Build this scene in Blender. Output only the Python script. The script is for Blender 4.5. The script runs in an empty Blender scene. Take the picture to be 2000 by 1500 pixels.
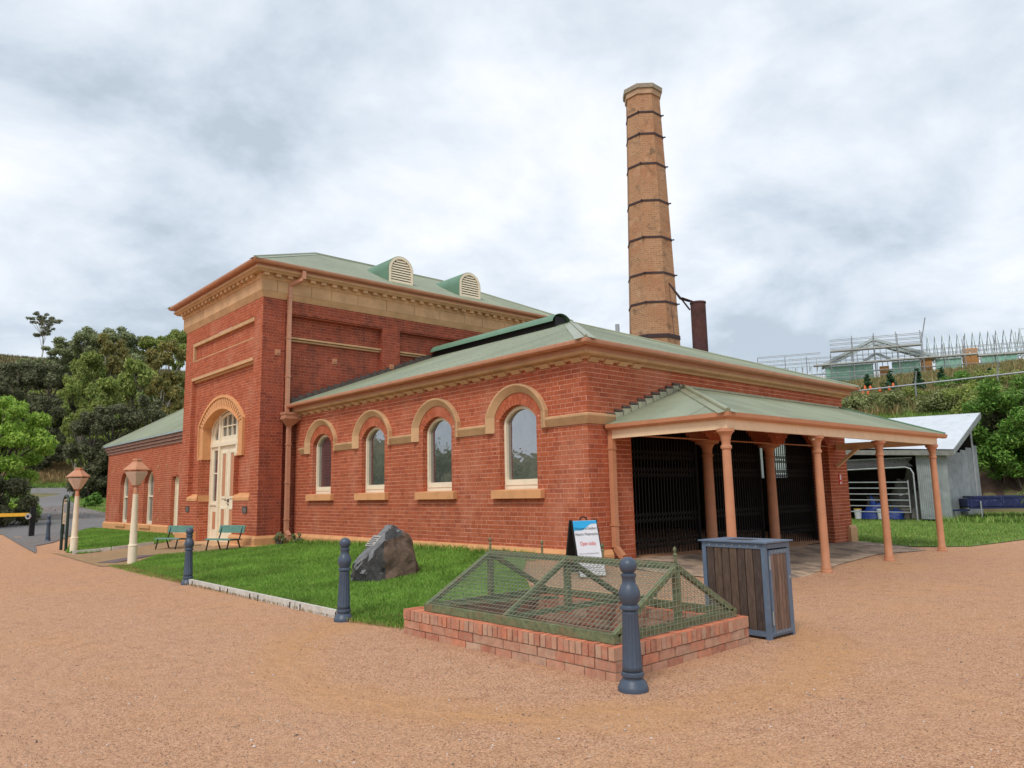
import bpy, bmesh, math, random
import numpy as np
from mathutils import Vector, Matrix
R = math.radians
rnd = random.Random(7)
scene = bpy.context.scene
C = scene.collection

# ------------------------------------------------------------------ camera, sky, sun, exposure
CAM = Vector((0, 0, 1.6)); YAW, PITCH, ROLL = R(47.8306), R(8.3558), R(-1.15808)
cd = bpy.data.cameras.new('camera'); cam = bpy.data.objects.new('camera', cd); C.objects.link(cam)
cd.sensor_width = 36.0; cd.lens = 25.843; cd.clip_start = 0.05; cd.clip_end = 5000
_f = Vector((math.cos(YAW)*math.cos(PITCH), math.sin(YAW)*math.cos(PITCH), math.sin(PITCH)))
_r = _f.cross(Vector((0, 0, 1))).normalized(); _u = _r.cross(_f)
_r2 = _r*math.cos(ROLL)+_u*math.sin(ROLL); _u2 = _u*math.cos(ROLL)-_r*math.sin(ROLL)
cam.matrix_world = Matrix(((_r2.x, _u2.x, -_f.x, CAM.x), (_r2.y, _u2.y, -_f.y, CAM.y), (_r2.z, _u2.z, -_f.z, CAM.z), (0, 0, 0, 1)))
scene.camera = cam

SUN_EL, SUN_AZ = R(52), R(205)          # direction towards the sun, azimuth from +x counter-clockwise
world = bpy.data.worlds.new('World'); scene.world = world; world.use_nodes = True
nt = world.node_tree; nd = nt.nodes; lk = nt.links
bg = nd['Background']; bg.inputs['Strength'].default_value = 0.1
sky = nd.new('ShaderNodeTexSky'); sky.sky_type = 'NISHITA'; sky.sun_disc = False
sky.sun_elevation = SUN_EL; sky.sun_rotation = math.pi/2-SUN_AZ
tc = nd.new('ShaderNodeTexCoord'); sep = nd.new('ShaderNodeSeparateXYZ'); lk.new(tc.outputs['Generated'], sep.inputs[0])
def wm(op, a, b=None, clamp=False):
    n = nd.new('ShaderNodeMath'); n.operation = op; n.use_clamp = clamp
    for i, v in enumerate((a, b)):
        if v is None: continue
        if isinstance(v, (int, float)): n.inputs[i].default_value = v
        else: lk.new(v, n.inputs[i])
    return n.outputs[0]
zz = wm('ADD', wm('MAXIMUM', sep.outputs[2], 0.0), 0.32)
cmb = nd.new('ShaderNodeCombineXYZ')
lk.new(wm('DIVIDE', sep.outputs[0], zz), cmb.inputs[0]); lk.new(wm('DIVIDE', sep.outputs[1], zz), cmb.inputs[1]); cmb.inputs[2].default_value = 3.7
def wnoise(scale, detail, rough, dist, loc):
    mp = nd.new('ShaderNodeMapping'); mp.inputs['Location'].default_value = loc; lk.new(cmb.outputs[0], mp.inputs[0])
    n = nd.new('ShaderNodeTexNoise'); n.inputs['Scale'].default_value = scale; n.inputs['Detail'].default_value = detail
    n.inputs['Roughness'].default_value = rough; n.inputs['Distortion'].default_value = dist; lk.new(mp.outputs[0], n.inputs['Vector']); return n.outputs[0]
na = wnoise(0.95, 6, 0.5, 0.15, (8.7, 6.09, 2.61)); nb = wnoise(2.3, 9, 0.58, 0.2, (11.7, 7.09, 2.61))
mixn = wm('ADD', wm('MULTIPLY', na, 0.5), wm('MULTIPLY', nb, 0.5))
cr = nd.new('ShaderNodeValToRGB'); lk.new(mixn, cr.inputs[0])
el = cr.color_ramp.elements
el[0].position = 0.395; el[0].color = (4.2, 4.85, 5.6, 1)
el[1].position = 0.595; el[1].color = (8.3, 8.4, 9.0, 1)
e = el.new(0.45); e.color = (5.5, 6.15, 6.85, 1)
e = el.new(0.525); e.color = (7.0, 7.4, 8.0, 1)
mx = nd.new('ShaderNodeMix'); mx.data_type = 'RGBA'; mx.inputs[0].default_value = 0.94
lk.new(sky.outputs[0], mx.inputs[6]); lk.new(cr.outputs[0], mx.inputs[7]); lk.new(mx.outputs[2], bg.inputs['Color'])

sl = bpy.data.lights.new('sun', 'SUN'); sl.energy = 1.5; sl.angle = R(15); sl.color = (1.0, 0.95, 0.88)
so = bpy.data.objects.new('sun', sl); C.objects.link(so)
sd = Vector((math.cos(SUN_AZ)*math.cos(SUN_EL), math.sin(SUN_AZ)*math.cos(SUN_EL), math.sin(SUN_EL)))
so.rotation_euler = sd.to_track_quat('Z', 'Y').to_euler()
scene.view_settings.view_transform = 'Standard'; scene.view_settings.look = 'None'
scene.view_settings.exposure = 0.40; scene.view_settings.gamma = 1.0; scene.view_settings.use_curve_mapping = False
try:
    scene.cycles.max_bounces = 6; scene.cycles.transparent_max_bounces = 6; scene.cycles.use_denoising = True
except Exception: pass

# ------------------------------------------------------------------ materials
MAT = {}
def mat(name, col, rough=0.75, var=0.18, vscale=6.0, bump=0.0, bscale=60.0, metal=0.0, island=0.0, hue=None, stain=None, spec=0.35, detail=5.0, stretch=None, trans=0.0):
    """procedural material: base colour varied by large noise, by piece (island + object), with optional stains and bump"""
    if name in MAT: return MAT[name]
    m = bpy.data.materials.new(name); m.use_nodes = True; n = m.node_tree.nodes; l = m.node_tree.links; MAT[name] = m
    p = n['Principled BSDF']; p.inputs['Roughness'].default_value = rough; p.inputs['Metallic'].default_value = metal
    p.inputs['Specular IOR Level'].default_value = spec
    g = n.new('ShaderNodeNewGeometry'); pos = g.outputs['Position']
    if stretch:
        mp = n.new('ShaderNodeMapping'); mp.inputs['Scale'].default_value = stretch; l.new(pos, mp.inputs[0]); pos = mp.outputs[0]
    nz = n.new('ShaderNodeTexNoise'); nz.inputs['Scale'].default_value = vscale; nz.inputs['Detail'].default_value = detail; nz.inputs['Roughness'].default_value = 0.62
    l.new(pos, nz.inputs['Vector'])
    mr = n.new('ShaderNodeMapRange'); mr.inputs['From Min'].default_value = 0.3; mr.inputs['From Max'].default_value = 0.7
    mr.inputs['To Min'].default_value = 1-var; mr.inputs['To Max'].default_value = 1+var; l.new(nz.outputs[0], mr.inputs['Value'])
    vm = n.new('ShaderNodeVectorMath'); vm.operation = 'SCALE'; l.new(mr.outputs[0], vm.inputs['Scale'])
    out = None
    if island > 0 or hue:
        oi = n.new('ShaderNodeObjectInfo'); ad = n.new('ShaderNodeMath'); ad.operation = 'ADD'; l.new(g.outputs['Random Per Island'], ad.inputs[0]); l.new(oi.outputs['Random'], ad.inputs[1])
        fr = n.new('ShaderNodeMath'); fr.operation = 'FRACT'; l.new(ad.outputs[0], fr.inputs[0])
        rp = n.new('ShaderNodeValToRGB'); l.new(fr.outputs[0], rp.inputs[0]); els = rp.color_ramp.elements
        cols = hue if hue else [tuple(c*(1-island) for c in col), col, tuple(c*(1+island) for c in col)]
        els[0].position = 0; els[0].color = (*cols[0], 1); els[1].position = 1; els[1].color = (*cols[-1], 1)
        for i, c_ in enumerate(cols[1:-1]):
            q = els.new((i+1)/(len(cols)-1)); q.color = (*c_, 1)
        out = rp.outputs[0]; l.new(out, vm.inputs[0])
    else: vm.inputs[0].default_value = col
    res = vm.outputs[0]
    if stain:
        sc, lo, hi, scol, amt = stain
        ns = n.new('ShaderNodeTexNoise'); ns.inputs['Scale'].default_value = sc; ns.inputs['Detail'].default_value = 6; ns.inputs['Roughness'].default_value = 0.65
        l.new(pos, ns.inputs['Vector'])
        ms = n.new('ShaderNodeMapRange'); ms.inputs['From Min'].default_value = lo; ms.inputs['From Max'].default_value = hi; ms.inputs['To Max'].default_value = amt; l.new(ns.outputs[0], ms.inputs['Value'])
        mm = n.new('ShaderNodeMix'); mm.data_type = 'RGBA'; l.new(ms.outputs[0], mm.inputs[0]); l.new(res, mm.inputs[6]); mm.inputs[7].default_value = (*scol, 1); res = mm.outputs[2]
    l.new(res, p.inputs['Base Color'])
    if bump > 0:
        nb_ = n.new('ShaderNodeTexNoise'); nb_.inputs['Scale'].default_value = bscale; nb_.inputs['Detail'].default_value = 6; l.new(pos, nb_.inputs['Vector'])
        bp = n.new('ShaderNodeBump'); bp.inputs['Strength'].default_value = bump; bp.inputs['Distance'].default_value = 0.02; l.new(nb_.outputs[0], bp.inputs['Height']); l.new(bp.outputs[0], p.inputs['Normal'])
    if trans > 0:
        tr = n.new('ShaderNodeBsdfTranslucent'); l.new(res, tr.inputs['Color']); ms_ = n.new('ShaderNodeMixShader'); ms_.inputs[0].default_value = trans
        l.new(p.outputs[0], ms_.inputs[1]); l.new(tr.outputs[0], ms_.inputs[2]); l.new(ms_.outputs[0], n['Material Output'].inputs[0])
    return m
M_BRICK = mat('red brick', (.36, .09, .05), .85, .14, 9, .25, 90, island=.2, hue=[(.34, .085, .042), (.40, .098, .044), (.43, .11, .048), (.41, .112, .052), (.46, .13, .062)], stain=(1.1, .52, .76, (.60, .29, .19), .5), spec=.2, stretch=(1, 1, .55))
M_BRICKD = mat('shaded red brick', (.28, .06, .04), .85, .2, 5, .25, 90, island=.2, hue=[(.27, .062, .035), (.32, .074, .038), (.37, .088, .044), (.33, .08, .045)], stain=(1.7, .48, .72, (.10, .045, .036), .75), spec=.2, stretch=(1, 1, .6))  # darker copy of the red brick, shade of the side wall painted in
M_MORTAR = mat('pink mortar', (.78, .42, .30), .95, .15, 3, .2, 120, stain=(1.2, .5, .75, (.42, .16, .11), .6), spec=.1)
M_KBRICK = mat('weathered paving brick', (.42, .17, .11), .9, .2, 14, .35, 110, island=.2, hue=[(.40, .17, .11), (.48, .20, .13), (.54, .30, .20), (.46, .26, .18), (.56, .22, .13), (.44, .23, .16), (.52, .34, .24)], stain=(16, .48, .72, (.46, .36, .25), .6), spec=.2)
M_KTOP = mat('fresh top brick', (.62, .21, .11), .9, .15, 16, .3, 110, hue=[(.50, .165, .09), (.62, .2, .11), (.66, .24, .13)], spec=.2)
M_KMORT = mat('grey mortar', (.44, .37, .27), .95, .2, 12, .4, 90, spec=.1)
M_STONE = mat('sandstone', (.58, .36, .195), .85, .16, 2.2, .15, 60, island=.07, stain=(2.5, .55, .8, (.46, .26, .13), .5), spec=.2)
M_OCHRE = mat('ochre stone', (.66, .33, .15), .85, .15, 3, .15, 70, island=.06, stain=(3, .55, .8, (.42, .2, .09), .5), spec=.2)
M_TERRA = mat('terracotta paint', (.53, .24, .128), .5, .09, 5, 0, island=.04, spec=.4)
M_TERRA2 = mat('gutter paint', (.54, .265, .165), .5, .1, 4, 0, island=.04, spec=.4)
M_CREAM = mat('cream paint', (.82, .72, .54), .5, .06, 6, 0, spec=.4)
M_FASC = mat('fascia paint', (.80, .59, .38), .55, .07, 4, 0, spec=.35)
M_ROOF = mat('sage roofing iron', (.26, .29, .195), .38, .12, 1.5, 0, island=.09, stain=(1.1, .55, .8, (.34, .36, .26), .5), spec=.5)
M_DKROOF = mat('dark green iron', (.13, .24, .16), .45, .1, 2, 0, spec=.4)
M_LEAD = mat('lead flashing', (.10, .08, .07), .7, .35, 8, .2, 40)
M_PALEFL = mat('pale flashing', (.44, .43, .30), .8, .25, 9, .2, 40)
M_BLACK = mat('black iron', (.012, .012, .013), .6, .2, 8, 0)
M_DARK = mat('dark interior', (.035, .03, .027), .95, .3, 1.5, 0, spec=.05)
M_NAVY = mat('slate blue paint', (.055, .078, .115), .42, .12, 14, .06, 60, spec=.45, stain=(30, .66, .74, (.20, .22, .25), .5))
M_BINFR = mat('bin blue steel', (.115, .16, .225), .45, .12, 8, 0, spec=.45, stain=(7, .58, .75, (.2, .24, .3), .4))
M_SLAT = mat('weathered bin slat', (.10, .062, .042), .8, .4, 9, .3, 60, hue=[(.060, .042, .036), (.085, .055, .04), (.125, .078, .05), (.10, .068, .052)], stretch=(6, 6, .8), stain=(14, .52, .75, (.20, .15, .12), .5))
M_BENCH = mat('bench green paint', (.095, .215, .165), .45, .2, 9, .1, 30, spec=.4, stain=(8, .6, .75, (.25, .36, .29), .5))
M_RAIL = mat('mossy green frame', (.145, .175, .09), .8, .4, 18, .3, 90, stain=(9, .5, .68, (.22, .13, .07), .8))
M_MESH = mat('mesh wire', (.25, .275, .21), .6, .2, 20, 0)
M_GALV = mat('galvanised iron', (.33, .365, .375), .45, .2, 3, 0, metal=.3, island=.06)
M_STEEL = mat('grey steel tube', (.40, .42, .43), .45, .15, 6, 0, metal=.5)
M_CHIM = None
M_RUST = mat('rusty steel', (.085, .034, .028), .85, .35, 3, .2, 30, stain=(1.5, .45, .7, (.07, .035, .045), .7))
M_IRON = mat('iron band', (.05, .028, .03), .7, .3, 8, 0)
M_CONC = mat('worn concrete', (.50, .36, .25), .9, .2, 2.5, .15, 40, stain=(1.8, .42, .60, (.16, .125, .10), .9), detail=8)
M_TIMB = mat('pale edging board', (.56, .54, .49), .8, .18, 7, .2, 40, stain=(5, .55, .75, (.45, .33, .22), .6))
M_BARK = mat('pale bark', (.34, .31, .26), .9, .3, 5, .2, 20)
M_BARKD = mat('dark bark', (.10, .08, .065), .9, .3, 5, .2, 20)
M_ROCKD = mat('dark rock face', (.04, .038, .037), .8, .5, 9, .8, 20, stain=(10, .58, .7, (.22, .2, .17), .7), detail=8)
M_ROCK = mat('split basalt', (.15, .15, .155), .75, .4, 7, .6, 22, stain=(9, .62, .72, (.30, .27, .22), .6), detail=8)
M_ROCKB = mat('brown rock face', (.12, .078, .055), .85, .4, 7, .6, 22, stain=(11, .6, .72, (.28, .2, .14), .6), detail=8)
M_WHITE = mat('white board', (.72, .74, .78), .45, .03, 5, 0)
M_BLUE = mat('sky blue print', (.03, .40, .76), .5, .03, 5, 0)
M_INK = mat('black ink', (.04, .04, .05), .6, .02, 5, 0)
M_GREYINK = mat('grey ink', (.22, .22, .25), .6, .02, 5, 0)
M_RED = mat('red print', (.7, .06, .05), .5, .03, 5, 0)
M_YELL = mat('yellow boom paint', (.72, .40, .035), .45, .1, 6, 0)
M_BRONZE = mat('bronze plaque', (.06, .05, .05), .5, .3, 30, .2, 80)
M_PLAQ = mat('steel plaque', (.42, .40, .36), .35, .2, 40, 0, metal=.3)
M_TRAIL = mat('trailer navy', (.014, .022, .085), .5, .3, 6, 0, stain=(6, .55, .75, (.16, .18, .28), .5))
M_RUBBER = mat('tyre rubber', (.018, .018, .018), .85, .2, 10, 0)
M_TARP = mat('blue tarpaulin', (.012, .04, .22), .5, .2, 6, .3, 12)
M_LAMPGL = mat('pinkish lamp glass', (.62, .46, .36), .25, .06, 6, 0, spec=.5)
M_PINK = mat('faded pink pipe', (.5, .28, .33), .6, .2, 9, 0)
M_TAN = mat('tan cladding', (.48, .24, .09), .8, .12, .5, 0)
M_GLASSG = mat('green safety glass', (.34, .62, .50), .15, .25, .6, 0, spec=.5)
M_TRUSS = mat('galvanised truss', (.50, .58, .58), .5, .1, 2, 0, metal=.2)
M_SCAF = mat('scaffold tube', (.30, .31, .31), .5, .25, 3, 0, metal=.3)
M_DECK = mat('scaffold deck', (.42, .42, .40), .7, .15, 1, 0)
M_ORANGE = mat('flame flower', (.75, .16, .05), .7, .1, 5, 0)

def glass_dark():
    m = bpy.data.materials.new('dark window glass'); m.use_nodes = True; n = m.node_tree.nodes; l = m.node_tree.links
    p = n['Principled BSDF']; p.inputs['Base Color'].default_value = (.045, .054, .066, 1); p.inputs['Roughness'].default_value = .03
    p.inputs['Specular IOR Level'].default_value = 1.0; p.inputs['IOR'].default_value = 2.5
    g = n.new('ShaderNodeNewGeometry'); nz = n.new('ShaderNodeTexNoise'); nz.inputs['Scale'].default_value = 3.5; nz.inputs['Detail'].default_value = 2; l.new(g.outputs['Position'], nz.inputs['Vector'])
    bp = n.new('ShaderNodeBump'); bp.inputs['Strength'].default_value = .10; bp.inputs['Distance'].default_value = .03; l.new(nz.outputs[0], bp.inputs['Height']); l.new(bp.outputs[0], p.inputs['Normal'])
    return m
M_GLASS = glass_dark()

def chimney_mat():
    m = bpy.data.materials.new('painted chimney brick'); m.use_nodes = True; n = m.node_tree.nodes; l = m.node_tree.links
    p = n['Principled BSDF']; p.inputs['Roughness'].default_value = .9; p.inputs['Specular IOR Level'].default_value = .15
    uv = n.new('ShaderNodeUVMap'); br = n.new('ShaderNodeTexBrick'); l.new(uv.outputs[0], br.inputs['Vector'])
    br.inputs['Scale'].default_value = 1; br.inputs['Brick Width'].default_value = .24; br.inputs['Row Height'].default_value = .086; br.inputs['Mortar Size'].default_value = .008
    br.inputs['Color1'].default_value = (.36, .19, .105, 1); br.inputs['Color2'].default_value = (.44, .24, .135, 1); br.inputs['Mortar'].default_value = (.55, .36, .21, 1)
    g = n.new('ShaderNodeNewGeometry')
    def noise(s, d=6):
        z = n.new('ShaderNodeTexNoise'); z.inputs['Scale'].default_value = s; z.inputs['Detail'].default_value = d; z.inputs['Roughness'].default_value = .65; l.new(g.outputs['Position'], z.inputs['Vector']); return z.outputs[0]
    def mixc(f, a, bcol, lo, hi, amt):
        r_ = n.new('ShaderNodeMapRange'); r_.inputs['From Min'].default_value = lo; r_.inputs['From Max'].default_value = hi; r_.inputs['To Max'].default_value = amt; l.new(f, r_.inputs['Value'])
        k = n.new('ShaderNodeMix'); k.data_type = 'RGBA'; l.new(r_.outputs[0], k.inputs[0]); l.new(a, k.inputs[6]); k.inputs[7].default_value = bcol; return k.outputs[2]
    c_ = mixc(noise(.8), br.outputs['Color'], (.40, .19, .10, 1), .44, .60, .8)
    c_ = mixc(noise(1.6), c_, (.58, .40, .25, 1), .52, .7, .7)
    c_ = mixc(noise(2.4), c_, (.15, .105, .07, 1), .54, .7, .8)
    l.new(c_, p.inputs['Base Color'])
    bp = n.new('ShaderNodeBump'); bp.inputs['Strength'].default_value = .5; bp.inputs['Distance'].default_value = .02
    ad = n.new('ShaderNodeMath'); ad.operation = 'ADD'; l.new(noise(12), ad.inputs[0]); l.new(br.outputs['Fac'], ad.inputs[1]); l.new(ad.outputs[0], bp.inputs['Height']); l.new(bp.outputs[0], p.inputs['Normal'])
    return m
M_CHIM = chimney_mat()

def gravel_mat(name, c1, c2, c3, patch, tracks=()):
    m = bpy.data.materials.new(name); m.use_nodes = True; n = m.node_tree.nodes; l = m.node_tree.links; MAT[name] = m
    p = n['Principled BSDF']; p.inputs['Roughness'].default_value = .95; p.inputs['Specular IOR Level'].default_value = .1
    g = n.new('ShaderNodeNewGeometry'); pos = g.outputs['Position']
    vo = n.new('ShaderNodeTexVoronoi'); vo.inputs['Scale'].default_value = 95; l.new(pos, vo.inputs['Vector'])
    rp = n.new('ShaderNodeValToRGB'); sp = n.new('ShaderNodeSeparateColor'); l.new(vo.outputs['Color'], sp.inputs[0]); l.new(sp.outputs[0], rp.inputs[0])
    e_ = rp.color_ramp.elements; e_[0].color = (*c1, 1); e_[1].color = (*c3, 1); q = e_.new(.5); q.color = (*c2, 1)
    def noise(s, d=7, r_=.65):
        z = n.new('ShaderNodeTexNoise'); z.inputs['Scale'].default_value = s; z.inputs['Detail'].default_value = d; z.inputs['Roughness'].default_value = r_; l.new(pos, z.inputs['Vector']); return z.outputs[0]
    def mixc(f, a, bcol, lo, hi, amt, blend='MIX'):
        r_ = n.new('ShaderNodeMapRange'); r_.inputs['From Min'].default_value = lo; r_.inputs['From Max'].default_value = hi; r_.inputs['To Max'].default_value = amt; l.new(f, r_.inputs['Value'])
        k = n.new('ShaderNodeMix'); k.data_type = 'RGBA'; k.blend_type = blend; l.new(r_.outputs[0], k.inputs[0]); l.new(a, k.inputs[6]); k.inputs[7].default_value = bcol; return k.outputs[2]
    c_ = mixc(noise(.55), rp.outputs[0], (*patch, 1), .46, .68, .6)
    c_ = mixc(noise(48, 4), c_, (.42, .36, .32, 1), .5, .72, .9, 'MULTIPLY')  # fine dark blotches multiplied in, painted shade between the grains
    c_ = mixc(noise(4.5), c_, (.72, .66, .62, 1), .5, .75, .7, 'MULTIPLY')
    rut = None
    for (tx, ty, rad, wid, tcol, amt) in tracks:      # wheel tracks swept clean of coarse grit
        ds = n.new('ShaderNodeVectorMath'); ds.operation = 'DISTANCE'; l.new(pos, ds.inputs[0]); ds.inputs[1].default_value = (tx, ty, 0)
        def M(op, a, b_, clamp=False):
            q_ = n.new('ShaderNodeMath'); q_.operation = op; q_.use_clamp = clamp
            for i_, v_ in enumerate((a, b_)):
                if isinstance(v_, (int, float)): q_.inputs[i_].default_value = v_
                elif v_ is not None: l.new(v_, q_.inputs[i_])
            return q_.outputs[0]
        dd = M('ADD', ds.outputs['Value'], M('MULTIPLY', M('SUBTRACT', noise(1.7, 4), .5), wid*1.6))
        band = M('SUBTRACT', 1.0, M('DIVIDE', M('ABSOLUTE', M('SUBTRACT', dd, rad), None), wid), True)
        band = M('MULTIPLY', M('POWER', band, .7), M('MULTIPLY_ADD' if False else 'ADD', M('MULTIPLY', noise(2.6, 5), 1.6), -.25), True)
        k = n.new('ShaderNodeMix'); k.data_type = 'RGBA'; l.new(M('MULTIPLY', band, amt, True), k.inputs[0]); l.new(c_, k.inputs[6]); k.inputs[7].default_value = (*tcol, 1); c_ = k.outputs[2]
        rg = M('MULTIPLY', M('SINE', M('MULTIPLY', dd, 26.0), None), M('MULTIPLY', band, .9)); rut = rg if rut is None else M('ADD', rut, rg)
    l.new(c_, p.inputs['Base Color'])
    ad = n.new('ShaderNodeMath'); ad.operation = 'MULTIPLY_ADD'; l.new(noise(42, 5), ad.inputs[0]); ad.inputs[1].default_value = 1.4; l.new(vo.outputs['Distance'], ad.inputs[2])
    hh = ad.outputs[0]
    md = n.new('ShaderNodeMath'); md.operation = 'MULTIPLY_ADD'; l.new(noise(9, 5), md.inputs[0]); md.inputs[1].default_value = 3.6; l.new(hh, md.inputs[2]); hh = md.outputs[0]
    if rut is not None:
        q_ = n.new('ShaderNodeMath'); q_.operation = 'ADD'; l.new(hh, q_.inputs[0]); l.new(rut, q_.inputs[1]); hh = q_.outputs[0]
    bp = n.new('ShaderNodeBump'); bp.inputs['Strength'].default_value = 1.0; bp.inputs['Distance'].default_value = .016; l.new(hh, bp.inputs['Height']); l.new(bp.outputs[0], p.inputs['Normal'])
    return m
M_GRAVEL = gravel_mat('decomposed granite', (.46, .24, .14), (.77, .425, .25), (.88, .56, .375), (.80, .45, .235),
    tracks=((5.85, 5.93, 2.78, .42, (.72, .38, .17), 1.0), (5.4, 6.4, 4.3, .5, (.70, .40, .24), .5), (-14, 9, 15.2, .8, (.72, .42, .27), .5), (-14, 9, 16.9, .8, (.72, .42, .27), .5), (14, -22, 22.5, .7, (.60, .33, .19), .5), (14, -22, 24.2, .7, (.60, .33, .19), .5)))
M_PATH = gravel_mat('tan path grit', (.40, .26, .14), (.54, .36, .2), (.64, .46, .28), (.46, .32, .19))
M_ASPH = gravel_mat('worn grey asphalt', (.20, .19, .19), (.29, .28, .275), (.36, .345, .34), (.25, .235, .22))
M_LITTER = gravel_mat('leaf litter', (.22, .11, .07), (.36, .2, .13), (.48, .3, .2), (.3, .2, .13))
M_SOIL = mat('lawn soil', (.12, .19, .04), .95, .3, 3, .3, 30)
M_HILL = mat('dry hillside grass', (.17, .15, .065), .95, .35, .5, .5, 4, stain=(.12, .45, .62, (.08, .11, .03), .8), detail=8)
M_BLADE = mat('lawn blade', (.10, .27, .03), .6, .35, .8, 0, hue=[(.12, .28, .035), (.19, .38, .05), (.25, .44, .07), (.40, .52, .14)], trans=.25, spec=.25)
M_BLADE2 = mat('paddock blade', (.17, .27, .06), .6, .25, .9, 0, hue=[(.15, .27, .05), (.21, .36, .07), (.27, .40, .09), (.36, .42, .14)], trans=.25, spec=.25)
M_DRYBL = mat('straw blade', (.40, .28, .12), .8, .25, 1, 0, hue=[(.26, .17, .08), (.38, .26, .12), (.46, .34, .17), (.3, .22, .1)], trans=.2, spec=.15)
def leafm(name, cols, trans=.3, rough=.55): return mat(name, cols[1], rough, .25, .35, 0, hue=cols, trans=trans, spec=.25)
L_EUC = leafm('eucalypt leaf', [(0.135, 0.176, 0.081), (0.243, 0.290, 0.128), (0.365, 0.405, 0.196), (0.338, 0.344, 0.203)])
L_RUST = leafm('rusty new leaf', [(0.108, 0.135, 0.041), (0.230, 0.216, 0.068), (0.338, 0.257, 0.074), (0.243, 0.270, 0.081)])
L_DARK = leafm('dark needle', [(0.074, 0.088, 0.045), (0.121, 0.135, 0.068), (0.162, 0.169, 0.084), (0.203, 0.196, 0.108)])
L_OLIVE = leafm('olive leaf', [(0.121, 0.189, 0.047), (0.243, 0.317, 0.074), (0.365, 0.419, 0.101), (0.297, 0.311, 0.101)])
L_LIME = leafm('lime leaf', [(.12, .24, .03), (.24, .40, .05), (.36, .52, .08), (.44, .58, .13)], .3)
L_BUSH = leafm('bright bush leaf', [(0.062, 0.150, 0.025), (0.112, 0.250, 0.037), (0.175, 0.338, 0.056), (0.213, 0.325, 0.075)], .25)
L_SAGE = leafm('grey green scrub leaf', [(.10, .13, .045), (.18, .22, .075), (.27, .30, .11), (.36, .35, .17)], .2)
L_FIR = leafm('young pine needle', [(.02, .06, .028), (.04, .10, .04), (.06, .14, .055)], .15)

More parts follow.
